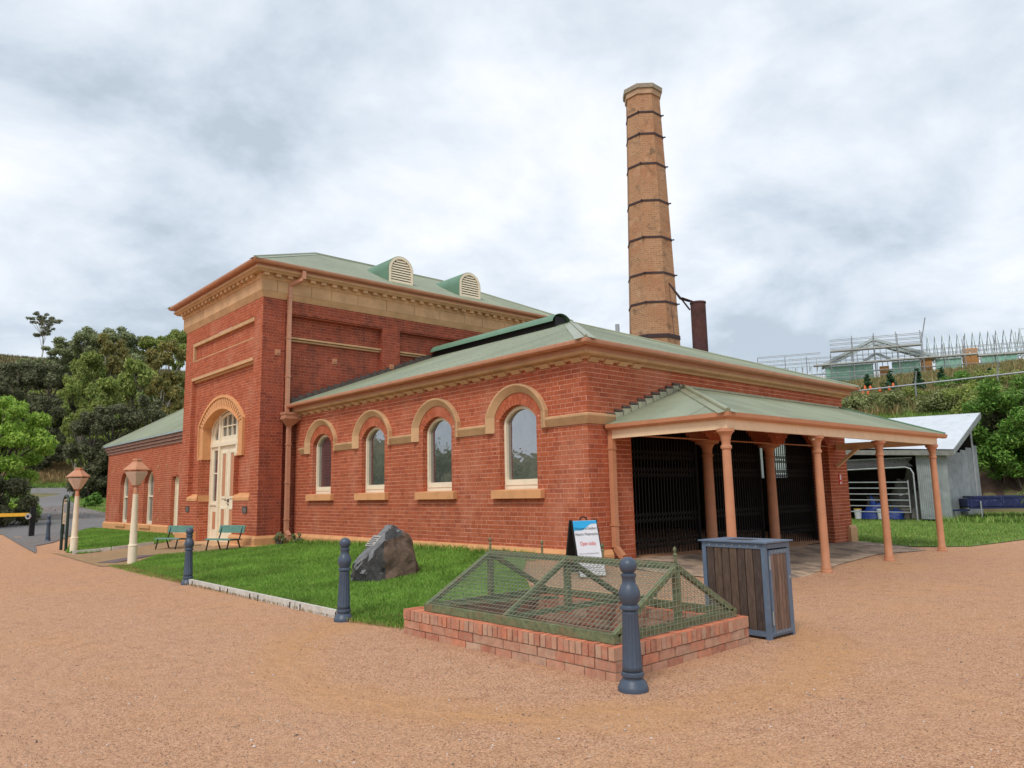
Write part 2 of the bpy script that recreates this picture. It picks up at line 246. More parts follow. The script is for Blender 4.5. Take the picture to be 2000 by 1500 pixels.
# ------------------------------------------------------------------ mesh helpers
class MB:
    def __init__(s): s.v = []; s.f = []
    def add(s, verts, faces):
        o = len(s.v); s.v.extend([tuple(p) for p in verts]); s.f.extend([tuple(o+i for i in f) for f in faces]); return s
    def box(s, x0, y0, z0, x1, y1, z1):
        x0, x1 = min(x0, x1), max(x0, x1); y0, y1 = min(y0, y1), max(y0, y1); z0, z1 = min(z0, z1), max(z0, z1)
        return s.add([(x0, y0, z0), (x1, y0, z0), (x1, y1, z0), (x0, y1, z0), (x0, y0, z1), (x1, y0, z1), (x1, y1, z1), (x0, y1, z1)],
                     [(0, 3, 2, 1), (4, 5, 6, 7), (0, 1, 5, 4), (1, 2, 6, 5), (2, 3, 7, 6), (3, 0, 4, 7)])
    def hexa(s, b, t):      # 4 bottom points, 4 top points
        return s.add(list(b)+list(t), [(0, 3, 2, 1), (4, 5, 6, 7), (0, 1, 5, 4), (1, 2, 6, 5), (2, 3, 7, 6), (3, 0, 4, 7)])
    def beam(s, a, b, w, h, up=(0, 0, 1)):
        a, b = Vector(a), Vector(b); d = (b-a).normalized(); u = Vector(up)
        if abs(d.dot(u)) > .98: u = Vector((1, 0, 0))
        r = d.cross(u).normalized()*(w/2); t = r.cross(d).normalized()*(h/2)
        return s.hexa([a-r-t, a+r-t, a+r+t, a-r+t], [b-r-t, b+r-t, b+r+t, b-r+t])
    def tube(s, pts, r, seg=8, caps=True):
        pts = [Vector(p) for p in pts]; n = len(pts); rr = r if isinstance(r, (list, tuple)) else [r]*n; o = len(s.v); ref = None
        for i, p in enumerate(pts):
            d = (pts[min(i+1, n-1)]-pts[max(i-1, 0)]).normalized()
            if ref is None: ref = Vector((0, 0, 1)) if abs(d.z) < .9 else Vector((1, 0, 0))
            a = d.cross(ref)
            if a.length < 1e-4: a = d.cross(Vector((0, 1, 0)))
            a.normalize(); b = d.cross(a)
            ref = a.cross(d)
            for k in range(seg):
                t = 2*math.pi*k/seg; s.v.append(tuple(p+(a*math.cos(t)+b*math.sin(t))*rr[i]))
        for i in range(n-1):
            for k in range(seg):
                k2 = (k+1) % seg; s.f.append((o+i*seg+k, o+i*seg+k2, o+(i+1)*seg+k2, o+(i+1)*seg+k))
        if caps:
            s.f.append(tuple(o+k for k in range(seg))[::-1]); s.f.append(tuple(o+(n-1)*seg+k for k in range(seg)))
        return s
    def lathe(s, prof, seg=20, c=(0, 0, 0), flute=None):
        o = len(s.v); n = len(prof)
        for r, z in prof:
            for k in range(seg):
                t = 2*math.pi*k/seg; q = r
                if flute and flute[0] <= z <= flute[1]: q = r*(1-flute[2]*(.5+.5*math.cos(14*t))**2)
                s.v.append((c[0]+q*math.cos(t), c[1]+q*math.sin(t), c[2]+z))
        for i in range(n-1):
            for k in range(seg):
                k2 = (k+1) % seg; s.f.append((o+i*seg+k, o+i*seg+k2, o+(i+1)*seg+k2, o+(i+1)*seg+k))
        s.f.append(tuple(o+k for k in range(seg))[::-1]); s.f.append(tuple(o+(n-1)*seg+k for k in range(seg)))
        return s
    def sweep(s, prof, path, closed=False):
        """prof: closed list of (out, z); path: horizontal points; out is to the right of travel"""
        P = [Vector((p[0], p[1])) for p in path]; n = len(P); m = len(prof); o = len(s.v)
        for i in range(n):
            if closed or 0 < i < n-1:
                a = (P[i]-P[i-1]).normalized(); b = (P[(i+1) % n]-P[i]).normalized()
                na_, nb_ = Vector((a.y, -a.x)), Vector((b.y, -b.x)); nn = (na_+nb_); nn = nn/max(1e-6, nn.length); k = 1/max(.3, nn.dot(na_))
            else:
                a = (P[1]-P[0]).normalized() if i == 0 else (P[-1]-P[-2]).normalized(); nn = Vector((a.y, -a.x)); k = 1
            for d, z in prof: s.v.append((P[i].x+nn.x*d*k, P[i].y+nn.y*d*k, z))
        for i in range(n if closed else n-1):
            i2 = (i+1) % n
            for j in range(m):
                j2 = (j+1) % m; s.f.append((o+i*m+j, o+i*m+j2, o+i2*m+j2, o+i2*m+j))
        if not closed:
            s.f.append(tuple(o+j for j in range(m))[::-1]); s.f.append(tuple(o+(n-1)*m+j for j in range(m)))
        return s
    def build(s, name, material, parent=None, smooth=False, local=False, auto=None):
        me = bpy.data.meshes.new(name); me.from_pydata(s.v, [], s.f); me.update()
        bm = bmesh.new(); bm.from_mesh(me); bmesh.ops.recalc_face_normals(bm, faces=bm.faces); bm.to_mesh(me); bm.free()
        return link(name, me, material, parent, smooth, local, auto)
def link(name, me, material, parent=None, smooth=False, local=False, auto=None):
    me.materials.clear(); me.materials.append(material)
    if smooth or auto:
        me.polygons.foreach_set('use_smooth', [True]*len(me.polygons))
        if auto:
            try: me.set_sharp_from_angle(angle=R(auto))
            except Exception: pass
    o = bpy.data.objects.new(name, me); C.objects.link(o)
    if parent is not None:
        o.parent = parent
        if not local and parent.parent is None and parent.type == 'EMPTY': o.location = -parent.location
    return o
def fastmesh(name, V, F, material, parent=None, local=False, smooth=False):
    """V (n,3) array, F (m,k) array of equal-sided faces"""
    V = np.asarray(V, dtype=np.float32); F = np.asarray(F, dtype=np.int32); k = F.shape[1]
    me = bpy.data.meshes.new(name); me.vertices.add(len(V)); me.vertices.foreach_set('co', V.ravel())
    me.loops.add(F.size); me.loops.foreach_set('vertex_index', F.ravel()); me.polygons.add(len(F))
    me.polygons.foreach_set('loop_start', np.arange(0, F.size, k, dtype=np.int32))
    try: me.polygons.foreach_set('loop_total', np.full(len(F), k, dtype=np.int32))
    except Exception: pass
    me.update(calc_edges=True); me.validate()
    return link(name, me, material, parent, smooth, local)
def tag(o, label=None, cat=None, group=None, kind=None):
    for k, v in (('label', label), ('category', cat), ('group', group), ('kind', kind)):
        if v: o[k] = v
    return o
def thing(name, label, cat, loc=(0, 0, 0), rz=0, group=None):
    o = bpy.data.objects.new(name, None); C.objects.link(o); o.location = loc; o.rotation_euler = (0, 0, rz); o.empty_display_size = .3
    return tag(o, label, cat, group)
def copy_tree(o, parent=None, loc=None, rz=None, label=None):
    c = o.copy(); C.objects.link(c)
    if parent is not None: c.parent = parent
    if loc is not None: c.location = loc
    if rz is not None: c.rotation_euler = (0, 0, rz)
    if label: c['label'] = label
    for ch in list(o.children): copy_tree(ch, c)
    return c
def struct(o): o['kind'] = 'structure'; return o
def stuff(o): o['kind'] = 'stuff'; return o
def V3(*a): return Vector(a)

# ------------------------------------------------------------------ terrain height
def sst(a, b, x):
    t = min(1, max(0, (x-a)/(b-a))); return t*t*(3-2*t)
def pl(x, pts):
    if x <= pts[0][0]: return pts[0][1]
    for (a, b), (c, d) in zip(pts, pts[1:]):
        if x <= c: return b+(d-b)*(x-a)/(c-a)
    return pts[-1][1]
def near(x, y):
    H = pl(y, [(6.3, 0.0), (7.4, .13), (8.8, .34), (14, .36), (20, .24), (27, .19), (44, .16), (60, 0.)])
    xf = pl(x, [(11, 1), (20, .32), (23, .1), (30, 0)]) if y < 9.5 or x > 20.3 else 1
    return sst(4.9, 9.7, x)*H*xf
def Lp(y): return pl(y, [(45, 0), (95, 2.6), (101, 4.7), (110, 7), (185, 31), (240, 41), (300, 45)])
def Rp(x): return pl(x, [(39.5, 0), (41, 2.2), (43.5, 3.4), (55.3, 7.0), (88, 13.6), (125, 15.5), (200, 18)])
def T(x, y):
    w = sst(-60, -10, y)*(1-sst(58, 80, y)); wl = sst(-120, -30, x)
    return max(near(x, y), Lp(y)*(.45+.55*wl), Rp(x)*w)
WELL = (4.97, 4.25, 7.09, 7.45)

def sheet(name, poly, step, off, material, hole=None, zf=T):
    """a ground sheet clipped to a polygon, cut on a grid and laid on the terrain"""
    bm = bmesh.new(); bm.faces.new([bm.verts.new((x, y, 0)) for x, y in poly])
    xs = [p[0] for p in poly]; ys = [p[1] for p in poly]
    def cut(co, no): bmesh.ops.bisect_plane(bm, geom=bm.verts[:]+bm.edges[:]+bm.faces[:], plane_co=co, plane_no=no)
    x = math.floor(min(xs)/step)*step+step
    while x < max(xs): cut((x+.0037, 0, 0), (1, 0, 0)); x += step
    y = math.floor(min(ys)/step)*step+step
    while y < max(ys): cut((0, y+.0037, 0), (0, 1, 0)); y += step
    if hole:
        for v in (hole[0], hole[2]): cut((v, 0, 0), (1, 0, 0))
        for v in (hole[1], hole[3]): cut((0, v, 0), (0, 1, 0))
        dl = [f for f in bm.faces if hole[0] < f.calc_center_median().x < hole[2] and hole[1] < f.calc_center_median().y < hole[3]]
        bmesh.ops.delete(bm, geom=dl, context='FACES')
    for v in bm.verts: v.co.z = zf(v.co.x, v.co.y)+off
    bmesh.ops.recalc_face_normals(bm, faces=bm.faces)
    me = bpy.data.meshes.new(name); bm.to_mesh(me); bm.free()
    for p in me.polygons:
        if p.normal.z < 0: me.flip_normals(); break
    return link(name, me, material, smooth=True)
def inpoly(x, y, P):
    c = False; j = len(P)-1
    for i in range(len(P)):
        if (P[i][1] > y) != (P[j][1] > y) and x < (P[j][0]-P[i][0])*(y-P[i][1])/(P[j][1]-P[i][1])+P[i][0]: c = not c
        j = i
    return c

# ------------------------------------------------------------------ ground, yard, road, lawns
def build_ground():
    rs = [0.0, 4, 8, 12, 16, 20, 24, 28, 32, 36]+[36+2*i for i in range(1, 33)]+[100+5*i for i in range(1, 31)]+[270, 300, 350, 420, 520, 700, 1000, 1600]
    na_ = 240; V = []; F = []
    for r in rs:
        for k in range(na_):
            a = 2*math.pi*k/na_; x, y = r*math.cos(a), r*math.sin(a); z = T(x, y)
            cover = (-46 < x < 39 and -40 < y < 40)
            if cover: z -= .75*min(1, max(0, (39.5-max(abs(y), abs(x)*.95))/4))
            elif r > 46: z += .25*math.sin(x*.31+1.3*math.sin(y*.17))*math.sin(y*.27)
            V.append((x, y, z-.05))
    for i in range(len(rs)-1):
        for k in range(na_):
            k2 = (k+1) % na_; F.append((i*na_+k, (i+1)*na_+k, (i+1)*na_+k2, i*na_+k2))
    return struct(fastmesh('ground', V, F, M_HILL, smooth=True))
build_ground()
YARD = [(-45, -38), (38.5, -38), (38.5, 4), (38.5, 36), (20, 44.5), (-45, 44.5)]
struct(sheet('gravel_yard', YARD, 1.0, 0.0, M_GRAVEL, hole=WELL))
ROAD = [(4.6, 27.2), (5.0, 29.5), (5.3, 31.5), (6.2, 33.2), (7.2, 36.0), (8.4, 39.5), (10.6, 43.9), (13.2, 50), (14.0, 58), (13.9, 65.3), (15.0, 74.5), (16.1, 82), (19.2, 89.2), (32, 90), (34, 96), (20.6, 97), (12.4, 97), (-10, 99), (-10, 92), (11, 91.0), (12.1, 79.5), (10.5, 72.4), (8.1, 61.3), (4.5, 54), (-14, 50), (-14, 45.0), (6.0, 44.3), (5.1, 33.5)]
struct(sheet('road', ROAD, 1.0, .022, M_ASPH))
PATH = [(4.8, 20.4), (5.3, 19.9), (6.5, 21.6), (7.6, 20.75), (8.66, 20.25), (8.66, 27.0), (9.4, 29), (8.4, 26.7), (7.4, 26.0), (5.3, 25.2), (5.0, 27)]
struct(sheet('granite_path', PATH, .5, .012, M_PATH))
APRON = [(9.95, 8.75), (10.3, 7.9), (11.4, 6.6), (12.2, 6.35), (14.7, 6.75), (17.3, 7.05), (19.3, 6.7), (19.9, 7.4), (20.3, 8.75)]
struct(sheet('concrete_apron', APRON, .5, .016, M_CONC))
LAWN1 = [(5.02, 14.9), (5.0, 8.95), (5.25, 7.75), (7.25, 7.62), (8.4, 9.1), (9.72, 10.4), (9.72, 20.3), (8.6, 20.28), (7.6, 20.9), (6.55, 21.9), (5.4, 20.0), (5.2, 18.9)]
LAWN2 = [(5.3, 26.7), (5.4, 25.5), (7.4, 26.25), (8.3, 26.6), (9.2, 28.8), (9.78, 31.0), (9.78, 43.3), (9.0, 41.5), (7.6, 37.5), (6.4, 31.5)]
LAWN3 = [(20.35, 8.9), (19.95, 7.3), (21.2, 6.35), (24.4, 5.98), (29, 5.4), (38.3, 3.6), (39.2, 8), (39.2, 34), (21, 36), (20.35, 20)]
EARTH = [(39.3, 3), (44.5, 3), (44.5, 9.5), (43.8, 13), (39.3, 14)]
struct(sheet('earth_bank', EARTH, .5, .06, mat('bare cut earth', (.115, .07, .05), .95, .35, 2, .6, 8, stain=(1.5, .5, .7, (.22, .14, .09), .6)), zf=lambda x, y: T(x, y)+.10*math.sin(x*5.1+y*2.3)*math.sin(y*3.7)))
def lz(x, y): return T(x, y)+.02+.012*math.sin(x*2.1)*math.sin(y*1.7)
struct(sheet('lawn', LAWN1, .4, .018, M_SOIL)); struct(sheet('lawn', LAWN2, .6, .018, M_SOIL)); struct(sheet('lawn', LAWN3, 1.2, .018, M_SOIL))

def blades(name, poly, n, hmin, hmax, wid, material, seed, dens=None):
    g = np.random.default_rng(seed); xs = [p[0] for p in poly]; ys = [p[1] for p in poly]; pts = []
    while len(pts) < n:
        x = g.uniform(min(xs), max(xs)); y = g.uniform(min(ys), max(ys))
        if inpoly(x, y, poly) and (dens is None or g.random() < dens(x, y)): pts.append((x, y, T(x, y)+.012))
    P = np.array(pts); a = g.uniform(0, 2*math.pi, n); h = g.uniform(hmin, hmax, n); w = wid*g.uniform(.7, 1.3, n)
    d = np.stack([np.cos(a), np.sin(a), np.zeros(n)], 1)*w[:, None]; b = g.uniform(0, 2*math.pi, n); ln = h*g.uniform(.1, .75, n)
    tip = P+np.stack([np.cos(b)*ln, np.sin(b)*ln, h], 1); mid = P+np.stack([np.cos(b)*ln*.3, np.sin(b)*ln*.3, h*.6], 1)
    V = np.stack([P-d, P+d, mid+d*.7, tip, mid-d*.7], 1).reshape(-1, 3); i = np.arange(n)[:, None]*5
    F = np.concatenate([i, i+1, i+2, i+3, i+4], 1)
    return stuff(fastmesh(name, V, F, material))
def d1(x, y): return min(1, .35+max(0, (22-y))/16)
blades('lawn_grass', LAWN1, 150000, .03, .075, .0045, M_BLADE, 1, d1)
blades('lawn_grass', LAWN2, 26000, .04, .09, .010, M_BLADE, 2)
blades('paddock_grass', LAWN3, 60000, .04, .10, .015, M_BLADE2, 3, lambda x, y: 1 if y < 15 else .4)
EDGE1 = [(4.98, 20.4), (4.88, 14.9), (4.93, 9.0), (4.86, 8.7), (5.12, 7.62), (7.2, 7.52), (7.2, 8.0), (5.5, 8.4), (5.3, 10), (5.4, 14.8), (5.9, 16), (5.6, 19.5)]
blades('dry_lawn_edge', EDGE1, 14000, .015, .05, .005, M_DRYBL, 4)
blades('lawn_fringe', [(4.92, 20.2), (4.84, 17), (4.9, 14.95), (5.2, 14.9), (5.3, 18), (5.5, 19.9)], 1500, .03, .07, .005, M_BLADE, 6); blades('lawn_fringe', [(4.88, 8.8), (5.1, 7.6), (5.5, 7.6), (5.2, 8.8)], 1500, .03, .07, .0045, M_BLADE, 7)
blades('wall_side_grass', [(9.45, 9.9), (9.74, 10.3), (9.74, 20.3), (9.45, 20.2)], 5000, .06, .2, .005, M_BLADE, 5)

def pebbles(name, n, area, smin, smax, material, seed):
    g = np.random.default_rng(seed); V = []; F = []
    base = np.array([(1, 0, 0), (-1, 0, 0), (0, 1, 0), (0, -1, 0), (0, 0, .7), (0, 0, -.5)]); tri = np.array([(0, 2, 4), (2, 1, 4), (1, 3, 4), (3, 0, 4), (2, 0, 5), (1, 2, 5), (3, 1, 5), (0, 3, 5)])
    k = 0
    while k < n:
        r = area[0]+(area[1]-area[0])*g.random()**1.6; a = R(g.uniform(area[2], area[3])); x, y = r*math.cos(a), r*math.sin(a)
        if WELL[0]-.1 < x < WELL[2]+.1 and WELL[1]-.1 < y < WELL[3]+.1: continue
        if x > 5 and y > 7.5: continue
        s = g.uniform(smin, smax); ca, sa = math.cos(k), math.sin(k); B = base*s*g.uniform(.6, 1.3, (1, 3))
        B = np.stack([B[:, 0]*ca-B[:, 1]*sa, B[:, 0]*sa+B[:, 1]*ca, B[:, 2]], 1)+np.array((x, y, T(x, y)+s*.2)); V.append(B); F.append(tri+6*k); k += 1
    return stuff(fastmesh(name, np.concatenate(V), np.concatenate(F), material))
M_PEB = mat('yard pebble', (.4, .25, .17), .9, .1, 5, 0, hue=[(.20, .11, .08), (.42, .22, .14), (.55, .33, .22), (.62, .42, .3), (.48, .27, .17)])
M_PEBL = mat('pale chip', (.6, .55, .5), .9, .1, 5, 0, hue=[(.10, .09, .08), (.62, .52, .46), (.7, .62, .56)])
pebbles('gravel', 24000, (1.8, 11, 5, 92), .003, .0085, M_PEB, 11)
pebbles('stone_chips', 900, (2.2, 12, 5, 90), .006, .013, M_PEBL, 12)
def litter(name, n, reg, s, material, seed):
    g = np.random.default_rng(seed); P = []
    while len(P) < n:
        x = g.uniform(reg[0], reg[2]); y = g.uniform(reg[1], reg[3])
        if inpoly(x, y, ROAD): P.append((x, y, T(x, y)+.05))
    P = np.array(P); a = g.uniform(0, 6.28, n); d = np.stack([np.cos(a)*s, np.sin(a)*s, g.uniform(-.1, .1, n)*s], 1); e_ = np.stack([-np.sin(a)*s*.5, np.cos(a)*s*.5, g.uniform(-.2, .2, n)*s], 1)
    P[:, 2] -= .012; V = np.stack([P-d, P-e_, P+d, P+e_], 1).reshape(-1, 3); F = np.arange(4*n).reshape(-1, 4)
    return stuff(fastmesh(name, V, F, material))
M_FALLEN = mat('fallen leaf', (.3, .16, .1), .8, .2, 3, 0, hue=[(.2, .1, .06), (.36, .19, .12), (.46, .28, .17)])
litter('fallen_leaves', 2200, (9, 53, 15, 68), .055, M_FALLEN, 21)
litter('fallen_leaves', 500, (5, 29, 7.6, 37), .022, M_FALLEN, 22)
# ------------------------------------------------------------------ brickwork
PITCHZ = .0867
class Face:
    """a vertical wall face: u runs along U, d is outwards along N"""
    def __init__(s, O, U, N): s.O = Vector((O[0], O[1], 0)); s.U = Vector((U[0], U[1], 0)); s.N = Vector((N[0], N[1], 0))
    def p(s, u, z, d=0.0): q = s.O+s.U*u+s.N*d; return (q.x, q.y, z)
    def box(s, mb, u0, u1, z0, z1, d0, d1):
        return mb.hexa([s.p(u0, z0, d0), s.p(u1, z0, d0), s.p(u1, z0, d1), s.p(u0, z0, d1)], [s.p(u0, z1, d0), s.p(u1, z1, d0), s.p(u1, z1, d1), s.p(u0, z1, d1)])
    def extr(s, mb, outline, d0, d1):
        n = len(outline); return mb.add([s.p(u, z, d0) for u, z in outline]+[s.p(u, z, d1) for u, z in outline],
            [tuple(range(n))[::-1], tuple(range(n, 2*n))]+[(i, (i+1) % n, n+(i+1) % n, n+i) for i in range(n)])
    def ring(s, mb, outer, inner, d0, d1, closed=True):
        n = len(outer); V = [s.p(u, z, d) for d in (d0, d1) for L in (outer, inner) for u, z in L]; F = []
        for i in range(n if closed else n-1):
            j = (i+1) % n; a, b, c, d = 0, n, 2*n, 3*n
            F += [(a+i, a+j, b+j, b+i), (c+i, d+i, d+j, c+j), (a+i, c+i, c+j, a+j), (b+i, b+j, d+j, d+i)]
        if not closed: F += [(0, n, 3*n, 2*n), (n-1, 3*n-1, 4*n-1, 2*n-1)]
        return mb.add(V, F)
def circ(half, rise): Rr = (half*half+rise*rise)/(2*rise); return Rr
def arch_outline(uc, half, zb, zs, rise, n=16):
    Rr = circ(half, rise); cz = zs+rise-Rr; a0 = math.asin(min(1, half/Rr)) if rise <= half else math.pi-math.asin(half/Rr)
    return [(uc-half, zb)]+[(uc+Rr*math.sin(-a0+2*a0*i/n), cz+Rr*math.cos(-a0+2*a0*i/n)) for i in range(n+1)]+[(uc+half, zb)]
def arch_int(z, uc, half, zb, zs, rise, grow=0.0):
    if z < zb: return None
    if z < zs: return (uc-half, uc+half)
    h, r = half+grow, rise+grow; Rr = circ(h, r); cz = zs+r-Rr
    if z >= zs+r: return None
    w = math.sqrt(max(0, Rr*Rr-(z-cz)**2)); return (uc-w, uc+w)
def voussoirs(mb, face, uc, half, zs, rise, thick, n, d0, d1, gap=.006):
    Rr = circ(half, rise); cz = zs+rise-Rr; a0 = math.asin(min(1, half/Rr)); g = gap/Rr/2
    for i in range(n):
        a, b = -a0+2*a0*i/n+g, -a0+2*a0*(i+1)/n-g; q = []
        for d in (d0, d1):
            for ang, rr in ((a, Rr), (b, Rr), (b, Rr+thick), (a, Rr+thick)): q.append(face.p(uc+rr*math.sin(ang), cz+rr*math.cos(ang), d))
        mb.hexa(q[:4], q[4:])
class Bricks:
    def __init__(s): s.b = []; s.m = MB(); s.x = MB()
    def wall(s, face, L, z0, z1, holes=None, shift=0.0, proud=.005, near=True, keep=None):
        k0 = math.floor(z0/PITCHZ); k = k0
        while k*PITCHZ < z1-.01:
            za, zb = max(z0, k*PITCHZ), min(z1, (k+1)*PITCHZ); zm = (za+zb)/2; iv = [(0.0, L)]
            if zb-za < .02: k += 1; continue
            for h in (holes(zm) if holes else []):
                if h is None: continue
                nv = []
                for a, b in iv:
                    if h[1] <= a or h[0] >= b: nv.append((a, b)); continue
                    if h[0] > a: nv.append((a, h[0]))
                    if h[1] < b: nv.append((h[1], b))
                iv = nv
            for a, b in iv:
                if b-a < .004: continue
                s.m.add([face.p(a, za), face.p(b, za), face.p(b, zb), face.p(a, zb)], [(0, 1, 2, 3)])
            u = -.40+(k % 2)*.174+shift+rnd.uniform(-.012, .012); st = True
            while u < L:
                w = .223 if st else .108
                for a, b in iv:
                    p, q = max(u, a), min(u+w, b)
                    if p <= a+.012: p = a-.003 if a > 0 else a
                    if q >= b-.012: q = b+.003 if b < L else b
                    if q-p > .006:
                        dz = rnd.uniform(-.0012, .0012); cen = face.p((p+q)/2, zm)
                        if keep is None or keep(cen): s.b.append((face, p, q, za+.0062+dz, zb-.0062+dz, -.012, proud+rnd.uniform(-.0015, .002), near))
                u += w+.012; st = not st
            k += 1
    def finish(s, parent, material, mortar, n=300, wallname='wall'):
        s.m.build(wallname, mortar, parent)
        cand = sorted([b for b in s.b if b[7]], key=lambda b: (Vector(b[0].p((b[1]+b[2])/2, b[3]))-CAM).length-(b[2]-b[1])*3)
        one = cand[:n]; ids = set(id(b) for b in one)
        unit = MB().box(-.5, -.5, -.5, .5, .5, .5); me = None
        for b in one:
            f, p, q, za, zb, d0, d1, _ = b; a = Vector(f.p(p, za, d0)); c = Vector(f.p(q, zb, d1)); mid = (a+c)/2; sz = c-a
            if me is None: o = unit.build('brick', material, parent); me = o.data
            else: o = bpy.data.objects.new('brick', me); C.objects.link(o); o.parent = parent
            o.location = mid-parent.location; o.scale = (abs(sz.x), abs(sz.y), abs(sz.z))
        mb = s.x
        for b in s.b:
            if id(b) in ids: continue
            f, p, q, za, zb, d0, d1, _ = b; f.box(mb, p, q, za, zb, d0, d1)
        stuff(mb.build('brickwork', material, parent))
def jambs(B, face, uc, half, zb, zs, depth, d_start=0.0):
    """brick reveals of an opening: both sides"""
    for sgn in (-1, 1):
        o = face.p(uc+sgn*half, 0, d_start); B.wall(Face(o, (-face.N.x, -face.N.y), (-sgn*face.U.x, -sgn*face.U.y)), depth, zb, zs, near=False, shift=.1)
def chamfered(face, outer, mid, inner, dp, di):
    m_ = MB(); n = len(outer); V = []; F = []
    for o_, m2, i_ in zip(outer, mid, inner): V += [face.p(*o_, 0), face.p(*o_, dp), face.p(*m2, dp), face.p(*i_, di), face.p(*i_, 0)]
    for k in range(n-1):
        for j in range(5): F.append((5*k+j, 5*k+(j+1) % 5, 5*k+5+(j+1) % 5, 5*k+5+j))
    F += [(0, 1, 2, 3, 4), tuple(5*(n-1)+j for j in range(5))]
    return m_.add(V, F)
def soffit(mb, face, uc, half, zs, rise, d0, d1, n=14, thick=.02):
    ol = arch_outline(uc, half, zs, zs, rise, n)[1:-1]; ou = arch_outline(uc, half+thick, zs, zs, rise+thick, n)[1:-1]
    face.ring(mb, ou, ol, d0, d1, closed=False)

# corrugated roofing
def roof_plane(parent, O, u, up, L, lenf, material, sheetw=.762, amp=.018, lap=0.0, name='roof_sheet', step=.01905):
    O, u, up = Vector(O), Vector(u), Vector(up).normalized(); nrm = u.cross(up); nrm = nrm if nrm.z > 0 else -nrm
    ns = int(math.ceil(L/sheetw)); out = []
    for k in range(ns):
        a, b = k*sheetw, min(L, (k+1)*sheetw); n = max(2, int(round((b-a)/step))); V = []; F = []; jit = rnd.uniform(-.002, .003); ov = rnd.uniform(-.008, .008)
        for i in range(n+1):
            x = a+(b-a)*i/n; s0, s1 = lenf(x); s1 = max(s1, s0+.001); h = amp*math.sin(2*math.pi*x/.0762)+jit
            for s_ in (s0-ov, s1): V.append(tuple(O+u*x+up*s_+nrm*h))
        for i in range(n): F.append((2*i, 2*i+2, 2*i+3, 2*i+1))
        me = bpy.data.meshes.new(name); me.from_pydata(V, [], F); me.update()
        out.append(link(name, me, material, parent, smooth=True))
    return out
def screws(mb, O, u, up, L, lenf, rows, du=.155):
    O, u, up = Vector(O), Vector(u), Vector(up).normalized(); nrm = u.cross(up); nrm = nrm if nrm.z > 0 else -nrm
    for r in rows:
        x = .08
        while x < L:
            s0, s1 = lenf(x)
            if s0 < r < s1-.1: c = O+u*x+up*r+nrm*.012; mb.beam(c-up*.012, c+up*.012, .018, .016, nrm)
            x += du
def hip_cap(mb, a, b, nl, nr, w=.17, roll=.035):
    a, b = Vector(a), Vector(b); d = (b-a).normalized(); lift = Vector((0, 0, .022))
    for nn in (nl, nr):
        nn = Vector(nn).normalized(); s_ = d.cross(nn).normalized()
        if s_.z > 0: s_ = -s_
        mb.hexa([a+lift, b+lift, b+s_*w+lift-Vector((0, 0, .004)), a+s_*w+lift-Vector((0, 0, .004))], [p+nn*.006 for p in (a+lift, b+lift, b+s_*w+lift, a+s_*w+lift)])
    if roll: mb.tube([a+lift*1.4, b+lift*1.4], roll, 10)

# ------------------------------------------------------------------ boiler house (low building with the four windows)
XW, Y0, YT = 9.8, 8.83, 20.36
bh = thing('boiler_house', 'low red brick boiler house with green iron hip roof and four arched windows', 'building', (XW, Y0, 0))
FW = Face((XW, Y0), (0, 1), (-1, 0)); FF = Face((XW, Y0), (1, 0), (0, -1)); FE = Face((20.2, YT), (0, -1), (1, 0))
WC = [10.68-Y0, 13.36-Y0, 16.06-Y0, 18.74-Y0]; WH, WZB, WZS, WR = .54, 1.645, 3.02, .29
ARCHES = [(11.0-XW, 13.66-XW), (14.14-XW, 16.32-XW), (16.80-XW, 19.15-XW)]
def hw(z): return [arch_int(z, c, WH, WZB, WZS, WR, .11) for c in WC]
def hf(z):
    if z < 2.62: return [(1.2, 9.35)]
    return [arch_int(z, (a+b)/2, (b-a)/2, 0, 2.62, .52, .0) for a, b in ARCHES]
Bk = Bricks()
Bk.wall(FW, YT-Y0, .55, 3.97, hw)
Bk.wall(FF, 10.4, .05, 3.97, hf, shift=.05)
Bk.wall(FE, YT-Y0, .05, 3.97, lambda z: [(20.36-11.25, 20.36-10.35)] if 1.85 < z < 3.0 else [], near=False)
for c in WC:
    jambs(Bk, FW, c, WH, WZB, WZS, .2); am_ = MB(); FW.ring(am_, arch_outline(c, WH+.24, WZS, WZS, WR+.24, 20)[1:-1], arch_outline(c, WH+.001, WZS, WZS, WR+.001, 20)[1:-1], -.19, .0015, closed=False); am_.build('arch_mortar', M_MORTAR, bh); voussoirs(Bk.x, FW, c, WH, WZS, WR, .115, 15, -.2, .007, .011); voussoirs(Bk.x, FW, c, WH+.12, WZS+.005, WR+.12, .11, 17, -.02, .006, .012)
Bk.wall(Face((11.0, Y0), (0, 1), (1, 0)), .52, .05, 2.62, near=False); Bk.wall(Face((19.15, Y0), (0, 1), (-1, 0)), .52, .05, 2.62, near=False)
for a, b in ARCHES: voussoirs(Bk.x, FF, (a+b)/2, (b-a)/2, 2.62, .52, .22, 26, -.5, .006)
for u_ in (13.9-XW, 16.56-XW): FF.box(Bk.x, u_-.245, u_+.245, 2.615, 2.75, -.5, .004)
Bk.finish(bh, M_BRICK, M_MORTAR)
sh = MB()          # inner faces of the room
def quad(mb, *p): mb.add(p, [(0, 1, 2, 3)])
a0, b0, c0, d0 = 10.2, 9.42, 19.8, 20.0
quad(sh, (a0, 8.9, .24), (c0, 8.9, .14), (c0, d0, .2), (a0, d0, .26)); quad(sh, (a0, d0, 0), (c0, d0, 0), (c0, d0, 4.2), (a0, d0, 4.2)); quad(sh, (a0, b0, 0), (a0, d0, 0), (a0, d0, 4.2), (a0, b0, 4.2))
quad(sh, (a0, b0, 4.1), (c0, b0, 4.1), (c0, d0, 4.1), (a0, d0, 4.1))
